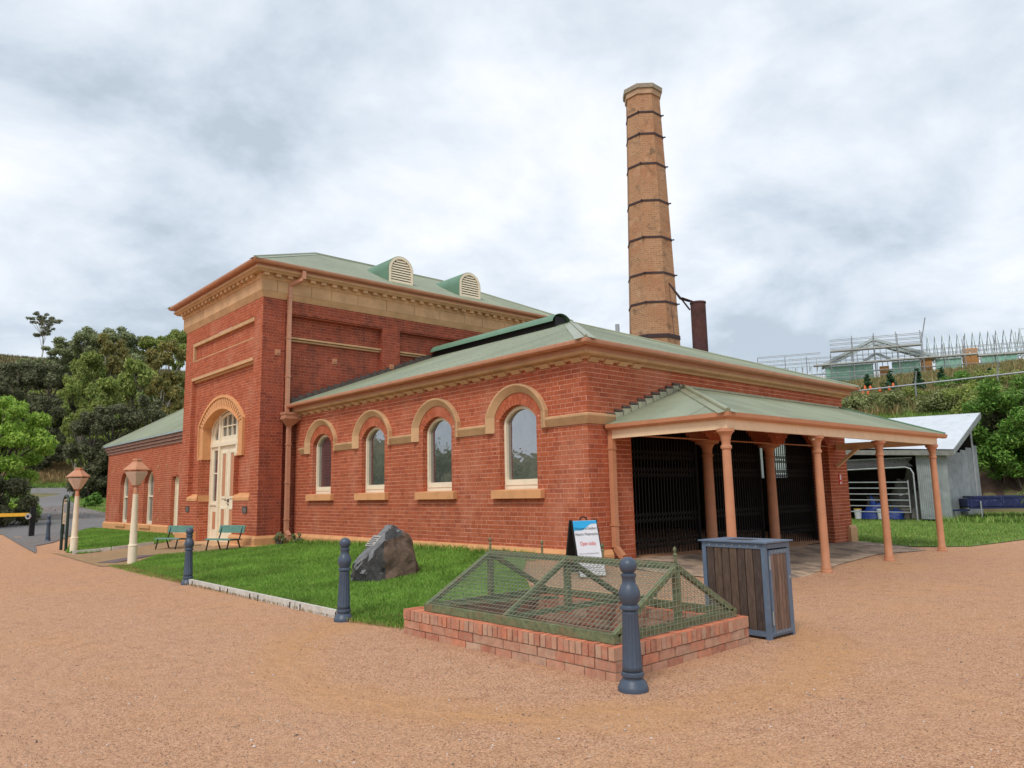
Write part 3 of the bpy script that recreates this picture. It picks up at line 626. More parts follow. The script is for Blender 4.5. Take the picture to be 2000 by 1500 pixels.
for y0_, y1_, z0_, z1_ in ((b0, 10.35, 0, 4.2), (11.25, d0, 0, 4.2), (10.35, 11.25, 0, 1.85), (10.35, 11.25, 3.0, 4.2)): quad(sh, (c0, y0_, z0_), (c0, y1_, z0_), (c0, y1_, z1_), (c0, y0_, z1_))
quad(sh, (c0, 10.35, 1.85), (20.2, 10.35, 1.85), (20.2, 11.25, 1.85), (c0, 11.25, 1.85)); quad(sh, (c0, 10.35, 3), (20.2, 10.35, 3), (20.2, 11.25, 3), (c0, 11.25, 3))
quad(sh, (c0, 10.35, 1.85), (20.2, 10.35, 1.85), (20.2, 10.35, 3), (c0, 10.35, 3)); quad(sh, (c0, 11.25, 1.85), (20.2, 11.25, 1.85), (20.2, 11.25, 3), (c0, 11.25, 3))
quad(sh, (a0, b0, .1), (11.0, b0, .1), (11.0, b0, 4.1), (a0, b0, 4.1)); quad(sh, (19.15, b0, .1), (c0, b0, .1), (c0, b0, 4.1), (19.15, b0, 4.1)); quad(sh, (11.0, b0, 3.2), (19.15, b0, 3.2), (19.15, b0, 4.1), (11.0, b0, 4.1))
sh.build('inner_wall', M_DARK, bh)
# plinth, string course, hoods, sills, cornice
PLPROF = [(0, .0), (.10, .0), (.10, .47), (.055, .55), (0, .55)]
MB().sweep(PLPROF, [(XW, 20.2), (XW, Y0), (10.28, Y0)]).build('plinth', M_OCHRE, bh)
MB().sweep(PLPROF, [(19.9, Y0), (20.2, Y0), (20.2, YT)]).build('plinth', M_STONE, bh)
STPROF = [(0, 2.79), (.035, 2.79), (.105, 2.93), (.105, 2.965), (0, 2.995)]
ybreaks = [(XW, Y0+WC[3]+1.25), (XW, Y0+WC[3]+.87)]
MB().sweep(STPROF, ybreaks).build('string_course', M_STONE, bh)
for i in (3, 2, 1): MB().sweep(STPROF, [(XW, Y0+WC[i]-.87), (XW, Y0+WC[i-1]+.87)]).build('string_course', M_STONE, bh)
MB().sweep(STPROF, [(XW, Y0+WC[0]-.87), (XW, Y0), (10.47, Y0)]).build('string_course', M_STONE, bh)
for c in WC:
    for sg in (-1, 1):
        L_ = lambda w: [(c+sg*w, 2.79), (c+sg*w, 3.118)]
        chamfered(FW, L_(.872), L_(.835), L_(.68), .105, .02).build('hood_stone', M_STONE, bh)
    oo = arch_outline(c, .872, 3.12, 3.12, .60, 20)[1:-1]; ii = arch_outline(c, .68, 3.12, 3.12, .435, 20)[1:-1]; mm_ = arch_outline(c, .835, 3.12, 3.12, .566, 20)[1:-1]
    for k in range(5):
        chamfered(FW, oo[4*k:4*k+5], mm_[4*k:4*k+5], ii[4*k:4*k+5], .105+.002*(k % 2), .02).build('hood_stone', M_STONE, bh)
    m_ = MB(); m_.hexa([FW.p(c-.72, 1.475, -.1), FW.p(c+.72, 1.475, -.1), FW.p(c+.72, 1.475, .11), FW.p(c-.72, 1.475, .11)], [FW.p(c-.72, 1.655, -.1), FW.p(c+.72, 1.655, -.1), FW.p(c+.72, 1.63, .11), FW.p(c-.72, 1.63, .11)])
    m_.build('window_sill', M_OCHRE, bh)
    fr = MB(); out = arch_outline(c, WH, WZB+.01, WZS, WR); inn = arch_outline(c, WH-.085, WZB+.20, WZS-.02, WR-.055)
    FW.ring(fr, out, inn, -.20, -.115); o2 = arch_outline(c, WH-.03, WZB+.09, WZS-.01, WR-.02); FW.ring(fr, o2, inn, -.115, -.10)
    w_ = fr.build('window', M_CREAM, bh)
    pn = MB(); FW.extr(pn, inn, -.19, -.165); pn.build('pane', M_GLASS, w_)
RECT = [(XW, YT), (XW, Y0), (20.2, Y0), (20.2, YT)]
MB().sweep([(0, 3.965), (.055, 3.965), (.075, 4.0), (.17, 4.035), (.19, 4.09), (0, 4.10)], RECT).build('cornice', M_STONE, bh)
MB().sweep([(0, 4.095), (.185, 4.095), (.185, 4.18), (.30, 4.18), (.30, 4.2), (0, 4.2)], RECT).build('fascia', M_TERRA2, bh)
MB().sweep([(.27, 4.16), (.33, 4.16), (.375, 4.185), (.39, 4.225), (.39, 4.25), (.36, 4.25), (.35, 4.21), (.27, 4.18)], RECT).build('gutter', M_TERRA2, bh, auto=35)
me_ = None
def dentil_at(face, u, w, z0, z1, d, root, first):
    m_ = MB(); m_.hexa([face.p(u-w/2, z0, 0), face.p(u+w/2, z0, 0), face.p(u+w/2, z0, d*.45), face.p(u-w/2, z0, d*.45)], [face.p(u-w/2, z1, 0), face.p(u+w/2, z1, 0), face.p(u+w/2, z1, d), face.p(u-w/2, z1, d)])
    return m_.build('dentil', M_STONE, root)
u_ = .05
while u_ < YT-Y0-.2: dentil_at(FW, u_+.12, .24, 3.915, 3.99, .115, bh, 0); u_ += .41
for k in range(4): dentil_at(FF, .17+k*.41, .24, 3.915, 3.99, .115, bh, 0)
# roof
EX, EY, RZ, HALF = 9.45, 8.48, 4.25, 5.55
RISE = 2.08; SL = math.hypot(HALF, RISE)
lw_ = lambda u: (0, SL*min(1, u/HALF)); lf_ = lambda u: (0, SL*max(0, min(u, 2*HALF-u))/HALF)
pw = dict(O=(EX, EY, RZ), u=(0, 1, 0), up=(HALF, 0, RISE), L=YT-EY, lenf=lw_); pf = dict(O=(EX, EY, RZ), u=(1, 0, 0), up=(0, HALF, RISE), L=2*HALF, lenf=lf_)
roof_plane(bh, material=M_ROOF, **pw); roof_plane(bh, material=M_ROOF, **pf)
roof_plane(bh, (EX+2*HALF, EY, RZ), (0, 1, 0), (-HALF, 0, RISE), YT-EY, lw_, M_ROOF)
sc = MB(); rows = [.3, 1.5, 2.7, 3.9, 5.1]; screws(sc, pw['O'], pw['u'], pw['up'], pw['L'], pw['lenf'], rows, .305); screws(sc, pf['O'], pf['u'], pf['up'], pf['L'], pf['lenf'], rows, .305); stuff(sc.build('roof_screw_rows', M_DKROOF, bh))
hc = MB(); ap = (EX+HALF, EY+HALF, RZ+RISE); nW, nF, nE = (-RISE, 0, HALF), (0, -RISE, HALF), (RISE, 0, HALF)
hip_cap(hc, (EX, EY, RZ), ap, nW, nF, .2, .03); hip_cap(hc, (EX+2*HALF, EY, RZ), ap, nF, nE, .2, .03); hip_cap(hc, ap, (EX+HALF, YT, RZ+RISE), nW, nE, .2, 0)
hc.build('hip_capping', M_ROOF, bh, auto=40)
rv = []; rf = []; n_ = 320
for i in range(n_+1):
    y = 14.35+(20.33-14.35)*i/n_; dr = .008*math.sin(2*math.pi*y/.0762)
    for k in range(13):
        a = R(8+164*k/12); rv.append((15.0-(.34+dr)*math.cos(a)*1.15, y, 6.36+(.30+dr)*math.sin(a)))
for i in range(n_):
    for k in range(12): rf.append((i*13+k, i*13+k+1, (i+1)*13+k+1, (i+1)*13+k))
fastmesh('ridge_vent', rv, rf, M_DKROOF, bh, smooth=True)
m_ = MB(); m_.box(14.78, 14.42, 6.2, 15.22, 20.3, 6.58); m_.build('vent_gap_shade', M_BLACK, bh)  # black filler painting the shade in the vent's gap and open end
# stepped lead flashing where the roof meets the tall hall
fl = MB()
x = 9.62
while x < 15.0:
    z = RZ+(x-EX)*RISE/HALF; fl.box(x, YT-.012, z-.02, x+.24, YT-.003, z+.19); x += .232
fl.build('stepped_flashing', M_LEAD, bh)
def squarepipe(name, pts, w, material, parent, collars=()):
    m_ = MB()
    for a, b in zip(pts, pts[1:]): m_.beam(a, b, w, w, (1, 0, .001))
    for c in collars: m_.box(c[0]-w*.62, c[1]-w*.62, c[2]-.02, c[0]+w*.62, c[1]+w*.62, c[2]+.02)
    return m_.build(name, material, parent)
squarepipe('downpipe', [(10.37, 8.765, 2.68), (10.37, 8.765, .58), (10.41, 8.64, .42), (10.41, 8.64, .22)], .10, M_TERRA, bh, [(10.37, 8.765, 2.35), (10.37, 8.765, .98)])
def frosted():
    m = bpy.data.materials.new('frosted white pane'); m.use_nodes = True; n = m.node_tree.nodes; t = n.new('ShaderNodeBsdfTranslucent'); t.inputs['Color'].default_value = (.92, .94, .92, 1); m.node_tree.links.new(t.outputs[0], n['Material Output'].inputs[0]); return m
# columns and black lattice gates in the wide opening
def iron_column(x, y, zb, zt, parent):
    h = zt-zb; m_ = MB(); m_.lathe([(.15, 0), (.15, .06), (.125, .1), (.12, .3), (.105, h*.86), (.125, h*.865), (.125, h*.88), (.105, h*.885), (.11, h*.93), (.16, h*.965), (.26, h*.975), (.26, h)], 20, (x, y, zb)); return m_.build('cast_iron_column', M_TERRA, parent, auto=40)
for x in (13.92, 16.57): iron_column(x, 9.08, .12, 2.62, bh)
tr_ = MB()
for a, b in ARCHES: tr_.tube([(XW+a-.02, 8.86, 2.62), (XW+b+.02, 8.86, 2.62)], .016, 8)
tr_.build('tie_rod', M_TERRA, bh)
for a, b in ((11.02, 13.8), (14.02, 16.46), (16.68, 19.13)):
    gate = MB().box(a, 9.26, .14, b, 9.32, .19).build('lattice_gate', M_BLACK, bh)
    for x in (a, b-.05): MB().box(x, 9.261, .19, x+.05, 9.319, 2.62).build('gate_stile', M_BLACK, gate)
    bars = MB(); x = a+.1
    zt_ = lambda x: 2.62+.50*max(0, 1-((x-(a+b)/2)/((b-a)/2))**2)
    while x < b-.05:
        bars.box(x-.009, 9.275, .17, x+.009, 9.29, zt_(x)); x += .105
    stuff(bars.build('gate_bars', M_BLACK, gate))
    lat = MB()
    for z in (.55, 1.05, 1.95, 2.3):
        x = a+.1
        while x < b-.2:
            lat.beam((x, 9.268, z-.11), (x+.21, 9.268, z+.11), .014, .005, (0, 1, 0)); lat.beam((x, 9.298, z+.11), (x+.21, 9.298, z-.11), .014, .005, (0, 1, 0)); x += .105
    stuff(lat.build('gate_lattice', M_BLACK, gate))
m_ = MB(); m_.box(20.0, 10.35, 1.85, 20.02, 11.25, 3.0); m_.build('frosted_pane', frosted(), bh)
# dim machinery standing in the boiler room
M_DIM = mat('dusty boiler iron', (.10, .095, .10), .6, .3, 3, 0)
bo = thing('steam_boiler', 'dark cylindrical boiler with round pale front behind the lattice gate', 'boiler', (12.4, 13.2, .25))
m_ = MB(); m_.tube([(12.4, 13.2, 1.35), (12.4, 17.5, 1.35)], 1.0, 32); m_.build('drum', M_DIM, bo, auto=40)
m_ = MB(); m_.tube([(12.4, 13.05, 1.35), (12.4, 13.2, 1.35)], .8, 32); m_.build('front_plate', mat('pale boiler front', (.30, .30, .32), .6, .3, 6, 0), bo, auto=40)
m_ = MB(); m_.box(11.6, 13.3, .22, 13.2, 17.4, .6); m_.build('brick_bed', M_DARK, bo)
# small signs on the pier
fs = thing('fire_point_sign', 'small red and white sign on the brick pier right of the gates', 'sign', (19.71, 8.82, 1.75))
MB().box(19.64, 8.808, 1.62, 19.79, 8.822, 1.90).build('panel', M_RED, fs)
MB().box(19.675, 8.804, 1.75, 19.75, 8.809, 1.88).build('upper_print', M_WHITE, fs); MB().box(19.665, 8.804, 1.64, 19.76, 8.809, 1.69).build('lower_print', M_WHITE, fs)

# ------------------------------------------------------------------ verandah
ve = thing('verandah', 'green iron verandah on slim terracotta posts against the boiler house', 'verandah', (10.4, 6.44, 0))
def vpost(x, y):
    m_ = MB(); m_.lathe([(.11, .0), (.11, .045), (.09, .06), (.095, .10), (.078, .13), (.076, .5), (.068, 2.19), (.085, 2.2), (.09, 2.225), (.085, 2.25), (.068, 2.26), (.07, 2.33), (.082, 2.36), (.082, 2.38), (.095, 2.42), (.12, 2.455), (.14, 2.47), (.14, 2.52)], 20, (x, y, T(x, y))); return m_.build('post', M_TERRA, ve, auto=40)
for x in (10.42, 13.52, 16.38, 19.50): vpost(x, 6.44)
MB().sweep([(-.03, 2.525), (.03, 2.525), (.03, 2.70), (-.03, 2.70)], [(10.36, 8.80), (10.36, 6.38), (19.6, 6.38), (19.6, 8.80)]).build('fascia_beam', M_FASC, ve)
MB().sweep([(.035, 2.69), (.10, 2.69), (.135, 2.72), (.145, 2.785), (.125, 2.785), (.115, 2.73), (.035, 2.71)], [(10.36, 8.79), (10.36, 6.38), (20.05, 6.38)]).build('gutter', M_TERRA, ve, auto=35)
VX, VY, VZ, VH, VR = 10.24, 6.26, 2.775, 2.565, .90; VS = math.hypot(VH, VR)
roof_plane(ve, (VX, VY, VZ), (1, 0, 0), (0, VH, VR), 19.95-VX, lambda u: (0, VS*min(1, u/VH)), M_ROOF)
roof_plane(ve, (VX, VY, VZ), (0, 1, 0), (VH, 0, VR), VH, lambda u: (0, VS*u/VH), M_ROOF)
hc = MB(); hip_cap(hc, (VX, VY, VZ), (VX+VH, VY+VH, VZ+VR), (-VR, 0, VH), (0, -VR, VH), .16, .045); hc.build('hip_capping', M_ROOF, ve, auto=40)
m_ = MB(); m_.box(12.6, 8.79, 3.655, 19.95, 8.822, 3.72); m_.build('wall_flashing', M_PALEFL, ve)
m_ = MB(); m_.beam((19.96, VY, VZ+.03), (19.96, VY+VH, VZ+VR+.03), .06, .05); m_.build('barge_capping', M_DKROOF, ve)
for k in range(10):
    x = 10.30+k*.232; z = VZ+(x-VX)*VR/VH
    MB().hexa([(x, 8.79, z-.02), (x+.25, 8.79, z+.06), (x+.25, 8.82, z+.06), (x, 8.82, z-.02)], [(x, 8.79, z+.15), (x+.25, 8.79, z+.17), (x+.25, 8.82, z+.17), (x, 8.82, z+.15)]).build('flashing_step', M_PALEFL, ve)
    MB().box(x, 8.785, z+.151+.02, x+.235, 8.818, z+.21).build('lead_tuck', M_LEAD, ve)
m_ = MB()
for x in [10.9+k*.9 for k in range(11)]:
    ye = min(8.8, VY+(x-VX)-.12)
    if ye > 6.6: m_.beam((x, 6.42, 2.725), (x, ye, 2.725+(ye-6.42)*.349), .05, .09)
m_.build('rafters', M_FASC, ve)
m_ = MB()
for y in (7.2, 8.1): m_.beam((VX+(y-VY)+.15, y, 2.775+(y-6.26)*.351-.06), (19.9, y, 2.775+(y-6.26)*.351-.06), .07, .05)
m_.build('battens', M_FASC, ve)
m_ = MB(); m_.beam((19.5, 8.78, 2.1), (19.5, 8.2, 2.55), .08, .08); m_.build('brace', M_FASC, ve)
for sx in (-.17, .17): MB().beam((13.52, 6.44, 2.46), (13.52+sx, 6.42, 2.46), .03, .03).build('bracket', M_CREAM, ve)

# ------------------------------------------------------------------ pump hall (tall building)
XD, YL = 8.69, 26.85
ph = thing('pump_hall', 'tall red brick pump hall with sandstone cornice and arched cream double door', 'building', (XD, YT, 0))
FD = Face((XD, YT), (0, 1), (-1, 0)); FR = Face((XD+.15, YT), (0, 1), (-1, 0)); FS = Face((XD, YT), (1, 0), (0, -1)); FSR = Face((XD, YT+.2), (1, 0), (0, -1))
DC, DH, DZS, DR = 23.65-YT, 1.50, 3.92, .53
PA, PB = .58, 5.74
XR = 20.85
def hd(z):
    if z < 1.6: return [(DC-DH, DC+DH)]
    if z < 5.66: return [(PA, PB)]
    if 6.28 < z < 6.91: return [(PA, PB)]
    return []
def hr(z): return [arch_int(z, DC, DH, .0, DZS, DR, .2)]
PAN = [(9.38-XD, 12.75-XD), (13.42-XD, 16.80-XD), (17.47-XD, 20.25-XD)]
def over_roof(c): return c[0] < 9.95 or c[2] > RZ+(min(c[0], 30-c[0])-EX)*RISE/HALF-.15
Hk = Bricks(); Hd = Bricks()
Hk.wall(FD, YL-YT, .52, 7.43, hd); Hk.wall(FR, YL-YT, 1.5, 5.66, lambda z: hr(z)+[(0, PA), (PB, 7)], shift=.07)
Hk.wall(Face((XD+.08, YT), (0, 1), (-1, 0)), YL-YT, 6.28, 6.91, lambda z: [(0, PA), (PB, 7)], shift=.02)
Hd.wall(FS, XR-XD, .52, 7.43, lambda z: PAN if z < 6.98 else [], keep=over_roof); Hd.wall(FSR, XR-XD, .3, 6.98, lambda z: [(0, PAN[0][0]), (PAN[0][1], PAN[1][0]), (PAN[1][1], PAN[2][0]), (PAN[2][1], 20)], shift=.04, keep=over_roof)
jambs(Hk, Face((XD, YT), (0, 1), (-1, 0)), DC, DH, .2, 2.87, .46)
Hk.wall(Face((XD, YT+PB), (1, 0), (0, -1)), .15, 1.6, 5.66, near=False); Hk.wall(Face((XD, YT+PA), (1, 0), (0, 1)), .15, 1.6, 5.66, near=False)
for a, b in PAN:
    Hd.wall(Face((XD+a, YT), (0, 1), (1, 0)), .2, .6, 6.98, near=False, keep=over_roof); Hd.wall(Face((XD+b, YT), (0, 1), (-1, 0)), .2, .6, 6.98, near=False, keep=over_roof)
    FS.box(Hd.x, a-.01, b+.01, 6.975, 7.0, -.2, .0)
FD.box(Hk.x, PA, PB, 5.66, 5.69, -.15, -.001); FD.box(Hk.x, PA, PB, 6.25, 6.28, -.08, -.001); FD.box(Hk.x, PA, PB, 6.91, 6.93, -.08, -.001)
Hk.b += []; Hk.finish(ph, M_BRICK, M_MORTAR, 200); Hd.finish(ph, M_BRICKD, mat('shaded pink mortar', (.58, .26, .19), .95, .18, 3, .2, 120, spec=.1, stain=(1.2, .5, .75, (.2, .08, .06), .6)), 100)  # side wall gets darker brick and mortar, its shade put into the colours
Bs = Bricks()
Bs.wall(Face((XR, YL), (-1, 0), (0, 1)), XR-XD, 3.5, 7.43, near=False); Bs.wall(Face((XR, YT), (0, 1), (1, 0)), YL-YT, .2, 7.43, near=False)
Bs.finish(ph, M_BRICK, M_MORTAR, 0)
REC = [(XD, YL), (XD, YT), (XR, YT), (XR, YL)]
MB().sweep([(0, 0), (.15, 0), (.15, .24), (.12, .27), (0, .27)], [(XD, YT+DC-DH), (XD, YT), (9.42, YT), (9.42, YT+.1)]).build('plinth', M_OCHRE, ph)
MB().sweep([(0, .27), (.11, .27), (.11, .45), (.06, .525), (0, .525)], [(XD, YT+DC-DH), (XD, YT), (9.42, YT), (9.42, YT+.1)]).build('plinth', M_OCHRE, ph)
MB().sweep([(0, 0), (.11, 0), (.11, .45), (.06, .525), (0, .525)], [(XD, YL), (XD, YT+DC+DH)]).build('plinth', M_OCHRE, ph)
for u0, u1 in ((PA, DC-DH-.02), (DC+DH+.02, PB)):
    m_ = MB(); n0 = len(m_.v); pr = [(-.15, 1.75), (-.14, 1.71), (-.01, 1.66), (.025, 1.6), (.025, 1.51), (-.15, 1.49)]
    m_.add([FD.p(u, z, d) for u in (u0, u1) for d, z in pr], [tuple(range(6)), tuple(range(6, 12))[::-1]]+[(i, (i+1) % 6, 6+(i+1) % 6, 6+i) for i in range(6)]); m_.build('buttress_cap', M_OCHRE, ph)
m_ = MB(); jo = FD
for sg in (-1, 1):
    m_ = MB(); u0 = DC+sg*(DH-.035); FD.box(m_, u0, u0+sg*.05, 1.49, 1.70, -.45, -.02); m_.build('buttress_cap', M_OCHRE, ph)
# stone arch of the doorway: legs, voussoirs, rolls
for sg in (-1, 1):
    m_ = MB(); FR.box(m_, DC+sg*(DH-.02), DC+sg*(DH+.36), 2.9, 3.93, -.3, .05); m_.build('arch_leg', M_OCHRE, ph)
    m_ = MB(); FR.box(m_, DC+sg*(DH-.05), DC+sg*(DH+.38), 2.86, 2.93, -.3, .08); m_.build('arch_leg_stop', M_OCHRE, ph)
    m_ = MB(); FR.box(m_, DC+sg*(DH+.31), DC+sg*(DH+.385), 2.93, 4.0, 0, .09); m_.build('arch_edge', M_OCHRE, ph)
def hoodring(h0, r0, z0, h1, r1, z1, d0, d1, name, n=24):
    m_ = MB(); FR.ring(m_, arch_outline(DC, h1, z1, z1, r1, n)[1:-1], arch_outline(DC, h0, z0, z0, r0, n)[1:-1], d0, d1, closed=False); return m_.build(name, M_OCHRE, ph)
hoodring(DH+.31, .80, 3.98, DH+.385, .87, 4.0, 0, .09, 'arch_edge'); hoodring(DH-.03, .50, 3.92, DH+.05, .58, 3.92, -.3, .085, 'arch_roll')
NV = 25; O_ = arch_outline(DC, DH+.315, 3.97, 3.97, .805, NV*2)[1:-1]; I_ = arch_outline(DC, DH+.045, 3.92, 3.92, .575, NV*2)[1:-1]
for k in range(NV):
    m_ = MB(); o3 = O_[2*k:2*k+3]; i3 = I_[2*k:2*k+3]; g_ = .13
    def lerp(a, b, t): return (a[0]+(b[0]-a[0])*t, a[1]+(b[1]-a[1])*t)
    oo = [lerp(o3[0], o3[1], g_*2), o3[1], lerp(o3[2], o3[1], g_*2)]; ii = [lerp(i3[0], i3[1], g_*2), i3[1], lerp(i3[2], i3[1], g_*2)]
    FR.ring(m_, oo, ii, -.05, .06, closed=False); m_.build('voussoir', M_OCHRE, ph)
m_ = MB(); FR.ring(m_, O_, I_, -.06, .045, closed=False); m_.build('arch_core', M_LEAD, ph)
m_ = MB(); soffit(m_, FR, DC, DH, DZS, DR, -.31, .0); m_.build('arch_soffit', M_OCHRE, ph)
# panel mouldings
for z0, z1, d0, d1 in ((6.80, 6.91, -.08, .02), (6.275, 6.305, -.08, .0), (5.60, 5.69, -.15, .03), (5.54, 5.60, -.15, -.07)):
    m_ = MB(); FD.box(m_, PA, PB, z0, z1, d0, d1); m_.build('panel_mould', M_STONE, ph)
m_ = MB(); FD.box(m_, PB-.11, PB, 6.305, 6.80, -.08, .01); m_.build('panel_mould', M_STONE, ph)
for a, b in PAN:
    for z0, z1, d1 in ((6.285, 6.335, -.06), (6.215, 6.265, -.11)):
        m_ = MB(); FS.box(m_, a, b, z0, z1, -.2, d1); m_.build('panel_mould', M_STONE, ph)
MB().sweep([(0, 7.42), (.012, 7.42), (.10, 7.59), (0, 7.59)], REC, closed=True).build('frieze_base', M_STONE, ph)
js = [XD-.10, 9.06, 10.16, 10.84, 11.76, 12.83, 13.95, 15.0, 16.1, 16.94, 18.04, 19.1, 20.0, XR+.1]
for a, b in zip(js, js[1:]): MB().box(a+.006, YT-.10-rnd.uniform(0, .006), 7.595, b-.006, YT+.05, 7.94).build('frieze_stone', M_STONE, ph)
jy = [YT-.0999, 21.2, 22.35, 23.0, 24.1, 25.0, 26.0, YL+.1]
for a, b in zip(jy, jy[1:]): MB().box(XD-.10-rnd.uniform(0, .004), max(a, YT-.095)+.006, 7.595, XD+.05, b-.006, 7.94).build('frieze_stone', M_STONE, ph)
MB().sweep([(0, 7.94), (.12, 7.94), (.145, 7.99), (.145, 8.10), (0, 8.10)], REC, closed=True).build('bed_mould', M_STONE, ph)
MB().sweep([(0, 8.10), (.30, 8.10), (.32, 8.13), (.38, 8.17), (.38, 8.225), (0, 8.225)], REC, closed=True).build('corona', M_STONE, ph)
MB().sweep([(0, 8.225), (.34, 8.225), (.34, 8.30), (.45, 8.30), (.45, 8.33), (0, 8.33)], REC, closed=True).build('fascia', M_TERRA2, ph)
MB().sweep([(.42, 8.295), (.47, 8.295), (.51, 8.32), (.53, 8.36), (.53, 8.385), (.50, 8.385), (.47, 8.33), (.42, 8.315)], REC, closed=True).build('gutter', M_TERRA2, ph, auto=35)
def cube_dentil(face, u):
    m_ = MB(); face.box(m_, u-.08, u+.08, 8.01, 8.10, .14, .27); return m_.build('dentil', M_STONE, ph)
d0_ = None; u_ = -.03
while u_ < XR-XD+.1: cube_dentil(FS, u_); u_ += .365
u_ = .30
while u_ < YL-YT+.1: cube_dentil(FD, u_); u_ += .335
HX0, HX1, HY0, HY1, HZ = 8.17, XR+.52, 19.84, 27.37, 8.37; HH = (HY1-HY0)/2; HR = 1.86; HS = math.hypot(HH, HR); HL = HX1-HX0; HW = HY1-HY0
ft = lambda L: (lambda u: (0, HS*max(0, min(u, L-u, HH))/HH))
for O, u, up, L in (((HX0, HY0, HZ), (1, 0, 0), (0, HH, HR), HL), ((HX0, HY1, HZ), (1, 0, 0), (0, -HH, HR), HL), ((HX0, HY0, HZ), (0, 1, 0), (HH, 0, HR), HW), ((HX1, HY0, HZ), (0, 1, 0), (-HH, 0, HR), HW)): roof_plane(ph, O, u, up, L, ft(L), M_ROOF)
hc = MB(); A1 = (HX0+HH, HY0+HH, HZ+HR); A2 = (HX1-HH, HY0+HH, HZ+HR); n1, n2, n3, n4 = (0, -HR, HH), (0, HR, HH), (-HR, 0, HH), (HR, 0, HH)
for a, b, p, q in (((HX0, HY0, HZ), A1, n1, n3), ((HX0, HY1, HZ), A1, n2, n3), ((HX1, HY0, HZ), A2, n1, n4), ((HX1, HY1, HZ), A2, n2, n4), (A1, A2, n1, n2)): hip_cap(hc, a, b, p, q, .17, .03)
hc.build('hip_capping', M_ROOF, ph, auto=40)
# two louvred roof vents
for xc in (13.58, 16.60):
    yf, zb_, zs_, hw_ = 20.55, 8.66, 9.17, .50; FV = Face((xc, yf), (1, 0), (0, -1))
    v_ = []; f_ = []; nn = 110
    prof = [(-hw_, zb_)]+[(-hw_*math.cos(math.pi*k/14), zs_+hw_*math.sin(math.pi*k/14)) for k in range(15)]+[(hw_, zb_)]
    for i in range(nn+1):
        y = yf-.02+2.1*i/nn; s_ = 1+.016*math.sin(2*math.pi*y/.0762)
        for u, z in prof: v_.append((xc+u*s_, y, zs_+(z-zs_)*s_ if z > zs_ else z))
    m17 = len(prof)
    for i in range(nn):
        for k in range(m17-1): f_.append((i*m17+k, i*m17+k+1, (i+1)*m17+k+1, (i+1)*m17+k))
    vt = fastmesh('roof_vent', v_, f_, M_DKROOF, ph, smooth=True)
    fr = MB(); o_ = arch_outline(0, hw_-.01, zb_, zs_, hw_-.011, 18); i_ = arch_outline(0, hw_-.10, zb_+.09, zs_, hw_-.101, 18); FV.ring(fr, o_, i_, -.04, .03); fr.build('vent_frame', M_CREAM, vt)
    bk = MB(); FV.extr(bk, i_, -.06, -.045); bk.build('vent_back', M_BLACK, vt)
    for k in range(9):
        z = zb_+.10+k*.088; w = hw_-.105 if z < zs_ else math.sqrt(max(.01, (hw_-.105)**2-(z+.05-zs_)**2))
        m_ = MB(); m_.hexa([FV.p(-w, z, .022), FV.p(w, z, .022), FV.p(w, z, .008), FV.p(-w, z, .008)], [FV.p(-w, z+.07, -.012), FV.p(w, z+.07, -.012), FV.p(w, z+.07, -.026), FV.p(-w, z+.07, -.026)])
        m_.build('slat', M_CREAM, vt)
    MB().hexa([(xc-.56, yf-.22, zb_-.13), (xc+.56, yf-.22, zb_-.13), (xc+.56, yf+.02, zb_-.02), (xc-.56, yf+.02, zb_-.02)], [(xc-.56, yf-.22, zb_-.115), (xc+.56, yf-.22, zb_-.115), (xc+.56, yf+.02, zb_+.01), (xc-.56, yf+.02, zb_+.01)]).build('vent_apron', M_ROOF, vt)
# rainwater goods
squarepipe('downpipe', [(9.72, 19.92, 8.27), (9.72, 19.92, 8.02), (9.46, 20.27, 7.86), (9.46, 20.27, 3.98)], .105, M_TERRA2, ph, [(9.46, 20.27, 7.5), (9.46, 20.27, 6.25), (9.46, 20.27, 5.1)])
m_ = MB(); m_.box(9.30, 20.02, 3.80, 9.78, 20.33, 4.0); m_.box(9.28, 20.0, 3.96, 9.79, 20.34, 4.02); m_.box(9.28, 20.0, 3.83, 9.79, 20.34, 3.87)
m_.hexa([(9.46, 20.2, 3.62), (9.58, 20.2, 3.62), (9.58, 20.3, 3.62), (9.46, 20.3, 3.62)], [(9.31, 20.04, 3.80), (9.77, 20.04, 3.80), (9.77, 20.32, 3.80), (9.31, 20.32, 3.80)]); m_.build('rainwater_head', M_TERRA2, ph)
squarepipe('downpipe', [(9.52, 20.26, 3.66), (9.52, 20.26, .62), (9.54, 20.12, .48), (9.54, 20.12, .2)], .11, M_TERRA2, ph, [(9.52, 20.26, 3.1), (9.52, 20.26, 2.0), (9.52, 20.26, .95)])
def tie_plate(face, u, z, parent, w=.17, d=0.0):
    m_ = MB(); face.box(m_, u-w/2, u+w/2, z-.085, z+.085, d+.002, d+.02); o = m_.build('tie_plate', M_TERRA, parent)
    m_ = MB(); face.box(m_, u-.03, u+.03, z-.03, z+.03, d+.02, d+.05); m_.build('tie_bolt', M_TERRA, o)
tie_plate(FS, 9.16-XD, 5.80, ph); tie_plate(FSR, 11.12-XD, 5.76, ph); tie_plate(FS, 13.10-XD, 5.76, ph)
